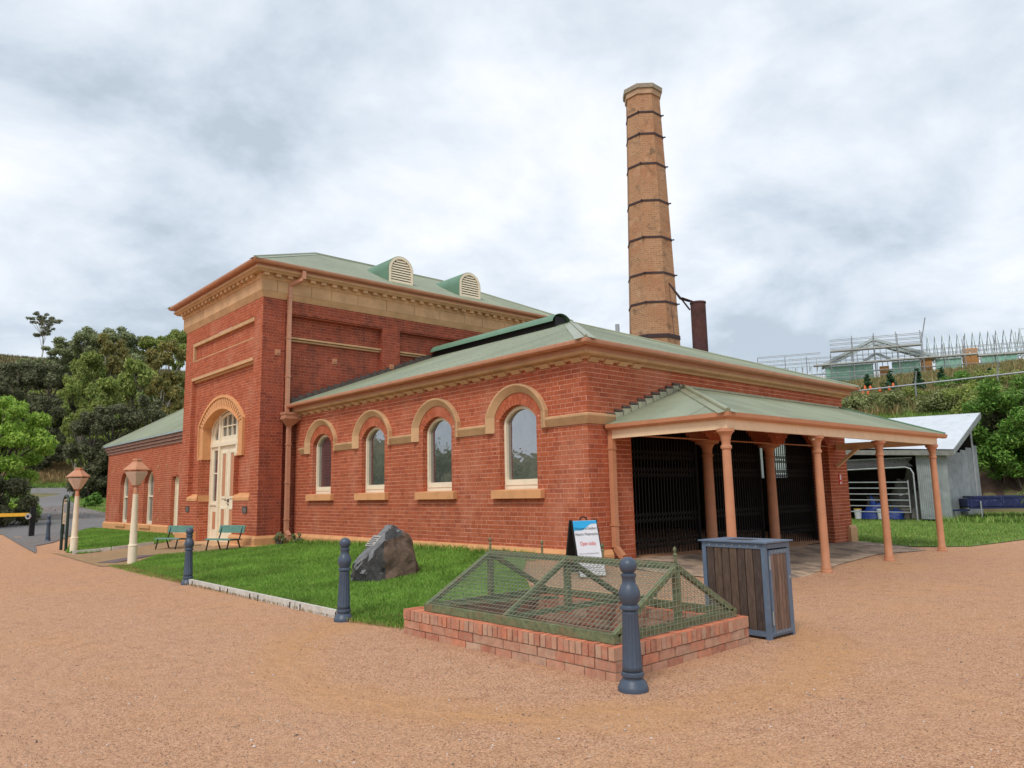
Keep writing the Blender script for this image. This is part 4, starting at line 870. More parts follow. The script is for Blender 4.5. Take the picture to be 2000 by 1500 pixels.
# the cream door with side lights and fanlight
XDR = .43; zt = 3.33
dr = MB(); FD2 = Face((XD+XDR, YT), (0, 1), (-1, 0))
FD2.ring(dr, arch_outline(DC, DH, .22, DZS, DR, 20), arch_outline(DC, DH-.09, .30, DZS-.01, DR-.06, 20), -.08, .06)
FD2.box(dr, DC-DH+.02, DC+DH-.02, zt-.06, zt+.06, -.07, .075)
for u in (DC-.72, DC+.72): FD2.box(dr, u-.055, u+.055, .22, 4.32, -.06, .07)
FD2.box(dr, DC-.67, DC+.67, zt+.06, zt+.17, -.05, .03)
door = dr.build('door_frame', M_CREAM, ph)
for k, (ua, ub) in enumerate(((DC-.665, DC-.008), (DC+.008, DC+.665))):
    lf = MB(); FD2.box(lf, ua, ub, .24, zt-.06, -.05, -.002)
    for z0, z1 in ((.62, 1.30), (1.58, 3.08)):
        FD2.ring(lf, [(ua+.12, z0), (ub-.12, z0), (ub-.12, z1), (ua+.12, z1)], [(ua+.18, z0+.06), (ub-.18, z0+.06), (ub-.18, z1-.06), (ua+.18, z1-.06)], -.002, .03)
    l_ = lf.build('door_leaf', M_CREAM, ph)
    for z0, z1 in ((.70, 1.22), (1.66, 3.0)):
        m_ = MB(); FD2.box(m_, ua+.19, ub-.19, z0, z1, -.001, .012); m_.build('door_panel', M_TERRA, l_)
m_ = MB(); FD2.box(m_, DC-.09, DC-.03, 1.46, 1.56, -.002, .03); m_.beam(FD2.p(DC-.06, 1.52, .06), FD2.p(DC+.12, 1.52, .06), .025, .025); FD2.box(m_, DC-.08, DC-.04, 1.36, 1.41, -.002, .02); m_.build('door_handle', M_BLACK, ph)
for ua, ub in ((DC-DH+.09, DC-.775), (DC+.775, DC+DH-.09)):
    sl_ = MB(); FD2.ring(sl_, [(ua, 1.40), (ub, 1.40), (ub, zt-.06), (ua, zt-.06)], [(ua+.15, 1.5), (ub-.15, 1.5), (ub-.15, zt-.17), (ua+.15, zt-.17)], -.04, .02)
    FD2.box(sl_, ua, ub, .24, 1.4, -.04, .01); FD2.box(sl_, ua, ub, 1.36, 1.42, -.04, .05); FD2.box(sl_, ua+.15, ub-.15, 2.38, 2.42, -.03, .015)
    s_ = sl_.build('side_light', M_CREAM, ph)
    m_ = MB(); FD2.box(m_, ua+.1, ub-.1, 1.45, zt-.1, -.03, -.015); m_.build('pane', M_GLASS, s_)
    m_ = MB(); FD2.box(m_, ua+.2, ub-.2, .6, 1.15, .0, .022); m_.build('door_panel', M_TERRA, s_)
fl_ = MB(); FD2.ring(fl_, arch_outline(DC, .66, 3.50, 4.22, .13, 12), arch_outline(DC, .58, 3.58, 4.16, .10, 12), -.03, .03)
for u in (DC-.2, DC+.2): FD2.box(fl_, u-.022, u+.022, 3.55, 4.3, -.03, .025)
FD2.box(fl_, DC-.6, DC+.6, 3.88, 3.92, -.03, .024); fo = fl_.build('fanlight', M_CREAM, ph)
m_ = MB(); FD2.extr(m_, arch_outline(DC, DH-.05, zt+.03, DZS-.02, DR-.03, 18), -.05, -.035); m_.build('pane', M_GLASS, fo)
for ua, ub in ((DC-DH+.1, DC-.78), (DC+.78, DC+DH-.1)):
    q = arch_outline(DC, DH-.09, zt, DZS-.01, DR-.06, 20); top = lambda u: min((abs(p[0]-u), p[1]) for p in q[1:-1])[1]
    m_ = MB(); FD2.ring(m_, [(ua, zt+.06), (ub, zt+.06), (ub, top(ub)), (ua, top(ua))], [(ua+.17, zt+.17), (ub-.13, zt+.17), (ub-.13, top(ub)-.28), (ua+.17, top(ua)-.12)], -.033, .02); m_.build('side_fanlight', M_CREAM, ph)
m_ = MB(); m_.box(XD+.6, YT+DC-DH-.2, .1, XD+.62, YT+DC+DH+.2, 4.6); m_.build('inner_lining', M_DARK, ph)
m_ = MB(); m_.box(XD-.45, YT+DC-1.45, .0, XD+.4, YT+DC+1.45, .215); m_.box(XD-.85, YT+DC-1.6, .0, XD-.45, YT+DC+1.6, .15); m_.build('door_step', M_STONE, ph)
for u, nm in ((21.21-YT, 'bronze plaque on the brick pier right of the cream double door'), (26.0-YT, 'bronze plaque on the brick pier left of the cream double door')):
    pq = thing('wall_plaque', nm, 'plaque', FD.p(u, 1.245, 0), 0, 'plaques beside the door')
    m_ = MB(); FD.box(m_, u-.165, u+.165, 1.15, 1.345, .006, .025); m_.build('plate', M_BRONZE, pq)
    m_ = MB()
    for k in range(4): FD.box(m_, u-.12, u+.12, 1.18+k*.035, 1.19+k*.035, .025, .028)
    stuff(m_.build('raised_lettering', M_PLAQ, pq))

# ------------------------------------------------------------------ left wing
XG = 9.9; TIES = [(40.33, 2.98), (33.46, 2.96), (32.33, 2.96), (30.69, 2.95), (33.16, 1.98), (41.14, 1.94), (33.18, .72), (41.23, .74)]
lw = thing('brick_wing', 'single storey red brick wing with corbelled eaves and two tall arched windows', 'building', (XG, YL, 0))
FG = Face((XG, YL), (0, 1), (-1, 0)); GL = 41.55-YL; GW = [34.66-YL, 38.45-YL]
def hg(z): return [arch_int(z, c, .68, .50, 2.28, .62, .0) for c in GW]+([(30.75-YL, 31.66-YL)] if z < 2.5 else [])
Gk = Bricks(); Gk.wall(FG, GL, .54, 3.84, hg)
Gk.wall(Face((XG+9, 41.55), (-1, 0), (0, 1)), 9, .2, 3.84, near=False)
for c in GW: jambs(Gk, FG, c, .68, .50, 2.28, .26); soffit(Gk.x, FG, c, .68, 2.28, .62, -.26, .006, 18, .12)
jambs(Gk, FG, 31.205-YL, .455, .2, 2.5, .2); FG.box(Gk.x, 30.75-YL, 31.66-YL, 2.49, 2.52, -.2, .0)
Gk.finish(lw, M_BRICK, M_MORTAR, 60)
GP = [(0, 0), (.09, 0), (.09, .48), (.05, .545), (0, .545)]
MB().sweep(GP, [(XG+9, 41.55), (XG, 41.55), (XG, 31.66)]).build('plinth', M_OCHRE, lw); MB().sweep(GP, [(XG, 30.75), (XG, YL)]).build('plinth', M_OCHRE, lw)
M_CORB = mat('dark corbel brick', (.27, .15, .12), .9, .3, 6, .3, 60, stain=(8, .45, .7, (.45, .28, .2), .6), stretch=(1, .35, 3))  # darker, browner than the wall brick, with paler blotches
for k in range(3):
    MB().sweep([(0, 3.84+k*.125), (.055+.055*k, 3.84+k*.125), (.055+.055*k, 3.84+k*.125+.108), (0, 3.84+k*.125+.108)], [(XG+9, 41.55), (XG, 41.55), (XG, YL)]).build('corbel_course', M_CORB, lw)
    MB().sweep([(0, 3.948+k*.125), (.03+.055*k, 3.948+k*.125), (.03+.055*k, 3.965+k*.125), (0, 3.965+k*.125)], [(XG+9, 41.55), (XG, 41.55), (XG, YL)]).build('corbel_joint', M_LEAD, lw)
MB().sweep([(0, 4.215), (.22, 4.215), (.24, 4.23), (.24, 4.28), (0, 4.29)], [(XG+9, 41.55), (XG, 41.55), (XG, YL)]).build('eave_flashing', mat('pale blue flashing', (.36, .46, .50), .5, .1, 3, 0), lw)
WX, WY, WZ = XG-.24, 41.55+.24, 4.285; WHF = 4.5; WRS = 2.8; WSL = math.hypot(WHF, WRS)
roof_plane(lw, (WX, WY, WZ), (0, -1, 0), (WHF, 0, WRS), WY-YL, lambda u: (0, WSL*min(1, u/WHF)), M_ROOF)
roof_plane(lw, (WX, WY, WZ), (1, 0, 0), (0, -WHF, WRS), 2*WHF, lambda u: (0, WSL*max(0, min(u, 2*WHF-u))/WHF), M_ROOF)
hc = MB(); hip_cap(hc, (WX, WY, WZ), (WX+WHF, WY-WHF, WZ+WRS), (-WRS, 0, WHF), (0, WRS, WHF), .16, .03); hip_cap(hc, (WX+WHF, WY-WHF, WZ+WRS), (WX+WHF, YL, WZ+WRS), (-WRS, 0, WHF), (WRS, 0, WHF), .16, .03); hc.build('hip_capping', M_ROOF, lw)
for c in GW:
    fr = MB(); o_ = arch_outline(c, .68, .51, 2.28, .61, 18); i_ = arch_outline(c, .57, .66, 2.26, .52, 18); FG.ring(fr, o_, i_, -.30, -.17)
    FG.box(fr, c-.6, c+.6, 1.70, 1.77, -.29, -.18); FG.box(fr, c-.02, c+.02, .6, 2.8, -.28, -.19); w_ = fr.build('window', M_CREAM, lw)
    m_ = MB(); FG.extr(m_, i_, -.26, -.25); m_.build('pane', M_GLASS, w_)
    m_ = MB(); FG.box(m_, c-.78, c+.78, .37, .505, -.02, .14); m_.build('window_sill', M_OCHRE, lw)
m_ = MB(); FG.box(m_, 30.75-YL, 31.66-YL, .1, 2.5, -.24, -.2); u_ = 31.2-YL
for sg in (-1, 1): FG.box(m_, u_+sg*.40, u_+sg*.45, .1, 2.5, -.2, -.14)
FG.box(m_, u_-.45, u_+.45, 2.42, 2.5, -.2, -.14); d_ = m_.build('side_door', M_CREAM, lw)
m_ = MB(); FG.box(m_, u_-.35, u_-.2, 1.08, 1.13, -.2, -.13); m_.build('door_handle', M_STEEL, d_)
for y, z in TIES: tie_plate(FG, y-YL, z, lw, .16)
# ------------------------------------------------------------------ chimney, stack, flue
CX, CY = 25.85, 19.2
ch = thing('octagonal_chimney', 'tall tapering octagonal brick chimney with iron bands behind the boiler house', 'chimney', (CX, CY, 0))
def oct_pts(ap, z, ph_=R(22.5)): rr = ap/math.cos(R(22.5)); return [(CX+rr*math.cos(ph_+k*math.pi/4), CY+rr*math.sin(ph_+k*math.pi/4), z) for k in range(8)]
def ap_at(z): return .715+(1.03-.715)*(19.6-z)/(19.6-8.0)
def shaft():
    me = bpy.data.meshes.new('shaft'); zs = [2+.8*i for i in range(23)]; V = []; F = []; UV = []
    for k in range(8):
        for i, z in enumerate(zs):
            p = oct_pts(ap_at(z), z); V += [p[k], p[(k+1) % 8]]
    for k in range(8):
        o = k*len(zs)*2
        for i in range(len(zs)-1): F.append((o+2*i, o+2*i+1, o+2*i+3, o+2*i+2))
    me.from_pydata(V, [], F); uv = me.uv_layers.new(name='UVMap'); 
    for p in me.polygons:
        k = (p.vertices[0])//(len(zs)*2)
        for li, vi in zip(p.loop_indices, p.vertices): z = V[vi][2]; s = (ap_at(z)*math.tan(R(22.5)))*(1 if vi % 2 else -1); uv.data[li].uv = (s+k*3.13, z)
    me.update(); return link('shaft', me, M_CHIM, ch)
shaft()
def octring(name, z0, z1, d0, d1, material):
    m_ = MB(); m_.add(oct_pts(ap_at(z0)+d0, z0)+oct_pts(ap_at(z1)+d1, z1), [tuple(range(8))[::-1], tuple(range(8, 16))]+[(k, (k+1) % 8, 8+(k+1) % 8, 8+k) for k in range(8)]); return m_.build(name, material, ch)
for z in (18.33, 17.28, 15.86, 14.13, 12.44, 10.82, 9.52):
    o = octring('iron_band', z-.045, z+.045, .025, .025, M_IRON); m_ = MB()
    for k in (4, 6): p = Vector(oct_pts(ap_at(z)+.02, z)[k]); dv = (p-Vector((CX, CY, z))).normalized(); m_.beam(p, p+dv*.10, .05, .05)
    m_.build('band_bolt', M_IRON, o)
octring('iron_band', 7.95, 8.12, .03, .03, M_IRON)
octring('cap_course', 19.22, 19.46, .05, .07, mat('buff cap brick', (.50, .33, .21), .9, .15, 3, .2, 40)); octring('cap_slab', 19.47, 19.66, .13, .15, mat('grey cap stone', (.34, .29, .22), .9, .2, 3, .2, 40))
MB().tube([(CX, CY, 19.66), (CX, CY, 20.15)], .018, 6).build('lightning_rod', M_BLACK, ch)
pp = oct_pts(.75, 19.2); m_ = MB(); m_.tube([tuple(np.array(oct_pts(ap_at(z)+.012, z)[6])*.8+np.array(oct_pts(ap_at(z)+.012, z)[7])*.2) for z in (19.2, 15, 11, 8)], .012, 5); m_.build('lightning_wire', M_BLACK, ch)
st = thing('rusty_flue', 'short rusty steel flue with a hinged lid beside the tall chimney', 'flue', (23.7, 15.5, 0))
MB().tube([(23.72, 15.5, 3.0), (23.72, 15.5, 8.62)], .285, 24).build('pipe', M_RUST, st, auto=40)
MB().lathe([(.285, 0), (.305, .0), (.305, .06), (.27, .06)], 24, (23.72, 15.5, 8.58)).build('rim', M_RUST, st)
MB().tube([(23.5, 15.72, 8.68), (23.22, 15.93, 8.80), (22.93, 16.22, 9.42)], [.03, .05, .03], 6).build('lid_arm', M_IRON, st); m_ = MB(); m_.beam((23.60, 15.62, 8.66), (23.25, 15.92, 8.83), .16, .03); m_.beam((23.25, 15.92, 8.8), (23.5, 15.72, 8.35), .05, .05); m_.build('hinge', M_IRON, st)
MB().tube([(22.93, 16.22, 9.42), (23.12, 16.1, 5.2)], .009, 5).build('pull_wire', M_IRON, st)
fp = thing('small_flue', 'thin grey flue pipe poking up behind the green roof', 'flue', (19.9, 16.35, 5)); MB().tube([(19.9, 16.35, 4.6), (19.9, 16.35, 7.4)], .075, 12).build('pipe', M_STEEL, fp, auto=40)

# ------------------------------------------------------------------ caged well with brick kerb
wx0, wy0, wx1, wy1 = WELL; ZK = .275
wl = thing('brick_kerb', 'low brick kerb around a pit under the wire cage', 'well kerb', (wx0, wy0, 0))
kb = MB().box(-.5, -.5, -.5, .5, .5, .5); kme = {}
def kbrick(x0, y0, z0, x1, y1, z1, m=M_KBRICK):
    key = m.name
    if key not in kme:
        o = kb.build('brick', M_KBRICK, wl); kme[key] = o.data
        if m is M_KTOP:
            o.data.materials.append(M_KTOP)
            for p_ in o.data.polygons: p_.material_index = 1 if p_.normal.z > .5 else 0
    else: o = bpy.data.objects.new('brick', kme[key]); C.objects.link(o); o.parent = wl
    j = lambda: rnd.uniform(-.004, .004)
    o.location = Vector(((x0+x1)/2+j(), (y0+y1)/2+j(), (z0+z1)/2+rnd.uniform(-.002, .002)))-wl.location; o.scale = (x1-x0, y1-y0, z1-z0); o.rotation_euler = (0, 0, R(rnd.uniform(-.9, .9)))
W_ = .235
def run(ax, p0, p1, fixed0, fixed1, z0, z1, first, m=M_KBRICK, w=.24, g=.009):
    q = p0; k = 0
    while q < p1-.02:
        e_ = min(p1, q+(first if k == 0 else w)); k += 1
        if e_-q > .03:
            if ax == 'y': kbrick(fixed0, q+g/2, z0, fixed1, e_-g/2, z1, m)
            else: kbrick(q+g/2, fixed0, z0, e_-g/2, fixed1, z1, m)
        q = e_
zc = [(-.12, -.035), (-.025, .065), (.075, .158)]
for i, (za, zb) in enumerate(zc):
    f0 = .12 if i % 2 else .24
    run('y', wy0, wy1, wx0, wx0+.11, za, zb, f0); run('y', wy0+.11, wy1-.11, wx1-.11, wx1, za, zb, f0)
    run('x', wx0+.11, wx1, wy0, wy0+.11, za, zb, .24-f0+.005); run('x', wx0+.11, wx1, wy1-.11, wy1, za, zb, f0)
    run('y', wy0+.12, wy1-.12, wx1-W_, wx1-.125, za, zb, f0, w=.24); run('x', wx0+.12, wx1-.12, wy1-W_, wy1-.125, za, zb, f0)
for k in range(int((wy1-wy0)/.0755)):
    y = wy0+k*(wy1-wy0)/int((wy1-wy0)/.0755); wd = (wy1-wy0)/int((wy1-wy0)/.0755)
    kbrick(wx0-.008, y+.006, .167, wx0+W_, y+wd-.006, ZK+rnd.uniform(-.003, .003), M_KTOP); kbrick(wx1-W_, y+.004, .167, wx1+.008, y+wd-.004, ZK+rnd.uniform(-.003, .003), M_KTOP)
nx = int((wx1-wx0-2*W_)/.0755); wd = (wx1-wx0-2*W_)/nx
for k in range(nx):
    x = wx0+W_+k*wd
    kbrick(x+.006, wy0-.008, .167, x+wd-.006, wy0+W_, ZK+rnd.uniform(-.003, .003), M_KTOP); kbrick(x+.004, wy1-W_, .167, x+wd-.004, wy1+.008, ZK+rnd.uniform(-.003, .003), M_KTOP)
m_ = MB()
for a in ((wx0+.006, wy0+.006, wx0+W_-.006, wy1-.006), (wx1-W_+.006, wy0+.006, wx1-.006, wy1-.006), (wx0+W_, wy0+.006, wx1-W_, wy0+W_-.006), (wx0+W_, wy1-W_+.006, wx1-W_, wy1-.006)): m_.box(a[0]+.01, a[1]+.01, -.7, a[2]-.01, a[3]-.01, .25)
m_.build('mortar_bed', M_KMORT, wl)
m_ = MB()      # darker pit lining below
for i in range(7):
    z = -.65+i*.078
    for k in range(13):
        y = wy0+W_+.02+k*.2; m_.box(wx1-W_-.10, y+(i % 2)*.09, z, wx1-W_-.005, y+.19+(i % 2)*.09, z+.07) if y+.3 < wy1-W_ else None
    for k in range(8): x = wx0+W_+.05+k*.2; m_.box(x+(i % 2)*.08, wy1-W_-.08, z, x+.19+(i % 2)*.08, wy1-W_-.005, z+.07) if x+.28 < wx1-W_-.1 else None
stuff(m_.build('pit_lining_bricks', mat('dark pit brick', (.14, .08, .06), .9, .3, 9, .3, 60, hue=[(.09, .055, .045), (.17, .09, .065), (.13, .085, .07)]), wl))  # darker brick than the kerb above
MB().box(wx0+.1, wy0+.1, -.72, wx1-.1, wy1-.1, -.62).build('pit_floor', mat('pit mud', (.09, .065, .05), .95, .4, 4, .5, 20), wl)
pk = thing('fallen_pipe', 'faded pink pipe lying on props inside the caged pit', 'pipe', (5.9, 5.4, 0))
MB().tube([(5.65, 5.55, -.02), (5.95, 5.25, .03)], .022, 10).build('bar', M_PINK, pk); MB().tube([(5.9, 5.7, .02), (6.25, 5.15, .08)], .022, 10).build('bar', M_PINK, pk)
m_ = MB(); m_.tube([(6.1, 5.35, -.62), (6.12, 5.36, .05)], .03, 8); m_.tube([(5.75, 5.45, -.62), (5.76, 5.45, 0)], .025, 8); m_.build('prop', M_PINK, pk)
cg = thing('wire_cage', 'mossy green ridged steel cage of wire mesh over the brick pit', 'cage', (6.03, 5.75, ZK))
cx0, cy0, cx1, cy1 = 5.08, 4.36, 6.98, 7.12; cxm, czr, cz = 6.03, .885, ZK+.01
def rail(a, b, w=.055, h=.07, m=M_RAIL, n='rail'): return MB().beam(a, b, w, h).build(n, m, cg)
rail((cx0, cy0-.03, cz+.035), (cx0, cy1+.03, cz+.035), .06, .08); rail((cx1, cy0-.03, cz+.035), (cx1, cy1+.03, cz+.035), .06, .08)
rail((cx0, cy0, cz+.035), (cx1, cy0, cz+.035), .05, .07); rail((cx0, cy1, cz+.035), (cx1, cy1, cz+.035), .05, .07)
rail((cxm, cy0-.02, czr-.03), (cxm, cy1+.02, czr-.03), .07, .06, n='ridge_rail'); cym = (cy0+cy1)/2+.07
for y in (cy0, cym, cy1):
    rail((cx0, y, cz+.05), (cxm, y, czr-.03), .05, .05, n='rafter_rail'); rail((cx1, y, cz+.05), (cxm, y, czr-.03), .05, .05, n='rafter_rail')
    rail((cxm, y, cz), (cxm, y, czr-.05), .06, .06, n='king_post')
rail((cx0+.05, cym, cz+.05), (cx1-.05, cym, cz+.05), .04, .05, n='cross_rail'); rail((cx0+.02, cy1, cz+.05), (cx0+.8, cym, .46), .03, .03, n='stay_rail'); rail((cx0+.02, cym, cz+.05), (cx1-.1, cy0+.9, .42), .03, .03, n='stay_rail')
ms = MB()
def mgrid(P, nu, nv):      # P(u,v) -> point over 0..1
    for i in range(nu+1):
        a, b = P(i/nu, 0), P(i/nu, 1); ms.beam(a, b, .0038, .0038)
    for j in range(nv+1): ms.beam(P(0, j/nv), P(1, j/nv), .0038, .0038)
for sx, xe in ((-1, cx0), (1, cx1)): mgrid(lambda u, v, xe=xe: (xe+(cxm-xe)*v, cy0+(cy1-cy0)*u, cz+.085+(czr-cz-.085)*v+.01), 50, 18)
for y in (cy0-.035, cy1+.035):
    for i in range(33):
        x = cx0+(cx1-cx0)*i/32; h = cz+.02+(czr-cz)*(1-abs(x-cxm)/(cxm-cx0)); ms.beam((x, y, cz), (x, y, max(cz+.01, h)), .0038, .0038)
    for j in range(12):
        z = cz+j*.053; w = (cxm-cx0)*(1-max(0, z-cz-.02)/(czr-cz)); ms.beam((cxm-w, y, z), (cxm+w, y, z), .0038, .0038)
stuff(ms.build('wire_mesh', M_MESH, cg))
for y in (cy0, cy0+.92, cy0+1.84, cy1):
    m_ = MB(); m_.tube([(cxm, y, czr), (cxm, y, czr+.07)], .013, 8); m_.add([(cxm, y-.032, czr+.085), (cxm-.01, y, czr+.085), (cxm, y+.032, czr+.085), (cxm+.01, y, czr+.085), (cxm, y, czr+.062), (cxm, y, czr+.105)], [(0, 1, 5), (1, 2, 5), (2, 3, 5), (3, 0, 5), (1, 0, 4), (2, 1, 4), (3, 2, 4), (0, 3, 4)]); m_.lathe([(.004, .1), (.014, .12), (.018, .135), (.012, .15), (.003, .16)], 10, (cxm, y, czr)); m_.build('finial', M_RAIL, cg)

# ------------------------------------------------------------------ bollards
def bollard_proto():
    t = thing('bollard', '', 'bollard', (0, 0, 0)); k = 1.0
    prof = [(.122, 0), (.124, .03), (.116, .05), (.112, .055), (.106, .075), (.088, .095), (.082, .10), (.083, .115), (.0925, .12), (.094, .135), (.09, .15), (.084, .155)]
    m_ = MB(); m_.lathe(prof, 28); m_.build('foot', M_NAVY, t, auto=35, local=True)
    m_ = MB(); m_.lathe([(.084, .153), (.081, .20), (.080, .215), (.0655, .595), (.065, .61), (.062, .635)], 84, flute=(.21, .60, .10)); m_.build('fluted_shaft', M_NAVY, t, local=True, smooth=True)
    m_ = MB(); m_.lathe([(.062, .63), (.079, .64), (.08, .655), (.074, .67), (.062, .675), (.075, .70), (.086, .735), (.088, .76), (.083, .79), (.068, .825), (.056, .845), (.054, .885), (.06, .895), (.064, .905), (.062, .92), (.05, .925)], 28); m_.build('turned_neck', M_NAVY, t, auto=35, local=True)
    pts = [(.045, .925)]+[(max(.003, .0725*math.sin(a)), .985-.0725*math.cos(a)) for a in [R(d) for d in range(38, 181, 14)]]
    m_ = MB(); m_.lathe(pts, 28); m_.build('ball', M_NAVY, t, smooth=True, local=True); return t
bo0 = bollard_proto(); BG = 'slate blue bollards along the gravel edge'
BOL = [(4.86, 3.985, 0.0, 'nearest slate blue bollard at the corner of the brick kerb'), (4.93, 8.77, .0, 'slate blue bollard beside the boulder at the edging board end'), (4.97, 14.70, .0, 'slate blue bollard at the far end of the pale edging boards, before a bench'),
       (6.15, 34.2, .02, 'slate blue bollard standing free between the boom gate post and the info sign'), (7.56, 39.0, .08, 'dark bollard seen through the loop of the info sign')]
for i, (x, y, z, l) in enumerate(BOL):
    o = bo0 if i == 0 else copy_tree(bo0); o.location = (x, y, z-.005); o.rotation_euler = (0, R((0, 1.2, 1.5, 1, 0)[i]), R(40*i)); o['label'] = l; o['group'] = BG

# ------------------------------------------------------------------ slatted bin
bn = thing('slatted_bin', 'dark timber slatted litter bin with blue steel frame beside the kerb', 'bin', (7.37, 4.17, T(7.4, 4.2)), R(-2))
def lb(name, m, *a, parent=None): return MB().box(*a).build(name, m, parent or bn, local=True)
BW, BD, BH_ = .50, .80, 1.0
for x in (0, BW-.05):
    for y in (0, BD-.05): lb('corner_post', M_BINFR, x, y, 0, x+.05, y+.05, BH_)
lb('lid', M_BINFR, -.03, -.035, BH_, BW+.03, BD+.03, BH_+.015); lb('posting_slot', M_BLACK, .16, .28, BH_+.0152, .34, .58, BH_+.0165)
for z in (.03, BH_-.06):
    lb('side_rail', M_BINFR, -.004, .05, z, .02, BD-.05, z+.055); lb('end_rail', M_BINFR, .05, -.004, z, BW-.05, .02, z+.05)
for k in range(7): y = .055+k*.0985; lb('slat', M_SLAT, .004, y+.003, .045, .022, y+.090, BH_-.055)
lb('back_board', M_SLAT, .06, BD-.03, .04, BW-.06, BD-.01, BH_-.05); lb('side_board', M_SLAT, BW-.02, .06, .04, BW-.004, BD-.06, BH_-.05)
dm = MB(); dm.box(.065, -.012, .05, .095, .006, BH_-.075); dm.box(BW-.095, -.012, .05, BW-.065, .006, BH_-.075); dm.box(.095, -.012, .05, BW-.095, .006, .085); dm.box(.095, -.012, BH_-.12, BW-.095, .006, BH_-.075); bd = dm.build('bin_door', M_BINFR, bn, local=True)
for k in range(5): x = .099+k*.0607; MB().box(x+.004, -.008, .085, x+.054, .008, BH_-.12).build('slat', mat('browner bin slat', (.17, .105, .075), .8, .35, 9, .3, 60, hue=[(.13, .08, .06), (.17, .105, .075), (.21, .13, .095)], stretch=(6, 6, .8)), bd, local=True)
rv_ = MB()
for k in range(7): rv_.lathe([(.009, 0), (.006, .005)], 8, (0, 0, 0)) if False else rv_.box(-.008, .095+k*.0985, BH_-.04, -.002, .109+k*.0985, BH_-.026)
for k in range(5): x = .12+k*.0607; rv_.box(x, -.016, BH_-.103, x+.012, -.01, BH_-.091); rv_.box(x, -.016, .062, x+.012, -.01, .074)
stuff(rv_.build('rivets', M_PLAQ, bn, local=True))
for z in (.15, .72): lb('hinge', M_PLAQ, .058, -.018, z, .068, -.008, z+.14)
lb('lock', M_PLAQ, BW-.055, -.012, .60, BW-.035, -.003, .63)

# ------------------------------------------------------------------ lamp posts
def lamp_proto():
    t = thing('lamp_post', '', 'lamp post', (0, 0, 0))
    m_ = MB(); m_.lathe([(.108, 0), (.108, .45), (.116, .46), (.112, .49), (.092, .50), (.062, 1.74), (.066, 1.75)], 24); m_.build('pole', M_CREAM, t, auto=35, local=True)
    m_ = MB(); m_.lathe([(.066, 1.75), (.066, 1.78), (.056, 1.79), (.054, 1.90), (.035, 1.93), (.035, 1.97)], 16); m_.box(-.11, -.012, 1.965, .11, .012, 1.99); m_.box(-.012, -.11, 1.965, .012, .11, 1.99)
    for k in range(4): a = k*math.pi/2; m_.beam((.03*math.cos(a), .03*math.sin(a), 1.9), (.1*math.cos(a), .1*math.sin(a), 1.985), .018, .018)
    m_.build('cradle', M_TERRA, t, auto=35, local=True)
    hx = lambda r, z: [(r*math.cos(R(10)+k*math.pi/3), r*math.sin(R(10)+k*math.pi/3), z) for k in range(6)]
    F6 = [tuple(range(6))[::-1], tuple(range(6, 12))]+[(k, (k+1) % 6, 6+(k+1) % 6, 6+k) for k in range(6)]
    a, b = hx(.105, 2.0), hx(.29, 2.35)
    for k in range(6):
        k2 = (k+1) % 6; MB().add([Vector(a[k])*.985+Vector((0, 0, .03)), Vector(a[k2])*.985+Vector((0, 0, .03)), Vector(b[k2])*.985, Vector(b[k])*.985, Vector(a[k])*.955+Vector((0, 0, .06)), Vector(a[k2])*.955+Vector((0, 0, .06)), Vector(b[k2])*.965, Vector(b[k])*.965], [(0, 1, 2, 3), (7, 6, 5, 4), (0, 4, 5, 1), (1, 5, 6, 2), (2, 6, 7, 3), (3, 7, 4, 0)]).build('pane', M_LAMPGL, t, local=True)
    m_ = MB()
    for k in range(6): m_.beam(a[k], b[k], .02, .02)
    m_.add(hx(.11, 1.99)+hx(.115, 2.03), F6); m_.build('lantern_frame', M_TERRA, t, local=True)
    m_ = MB(); m_.add(hx(.345, 2.35)+hx(.34, 2.375), F6); m_.add(hx(.335, 2.375)+hx(.125, 2.56), F6); m_.add(hx(.115, 2.56)+hx(.115, 2.61), F6); m_.add(hx(.13, 2.61)+hx(.12, 2.635), F6); m_.build('lamp_hood', M_TERRA, t, local=True)
    return t
lp = lamp_proto(); lp.location = (5.53, 20.42, -.01); lp['label'] = 'cream lamp post with terracotta lantern at the lawn corner, the nearer one'; lp['group'] = 'lamp posts by the path'
copy_tree(lp, loc=(5.46, 26.42, -.01), rz=R(25), label='cream lamp post with terracotta lantern beside the info sign, the farther one')

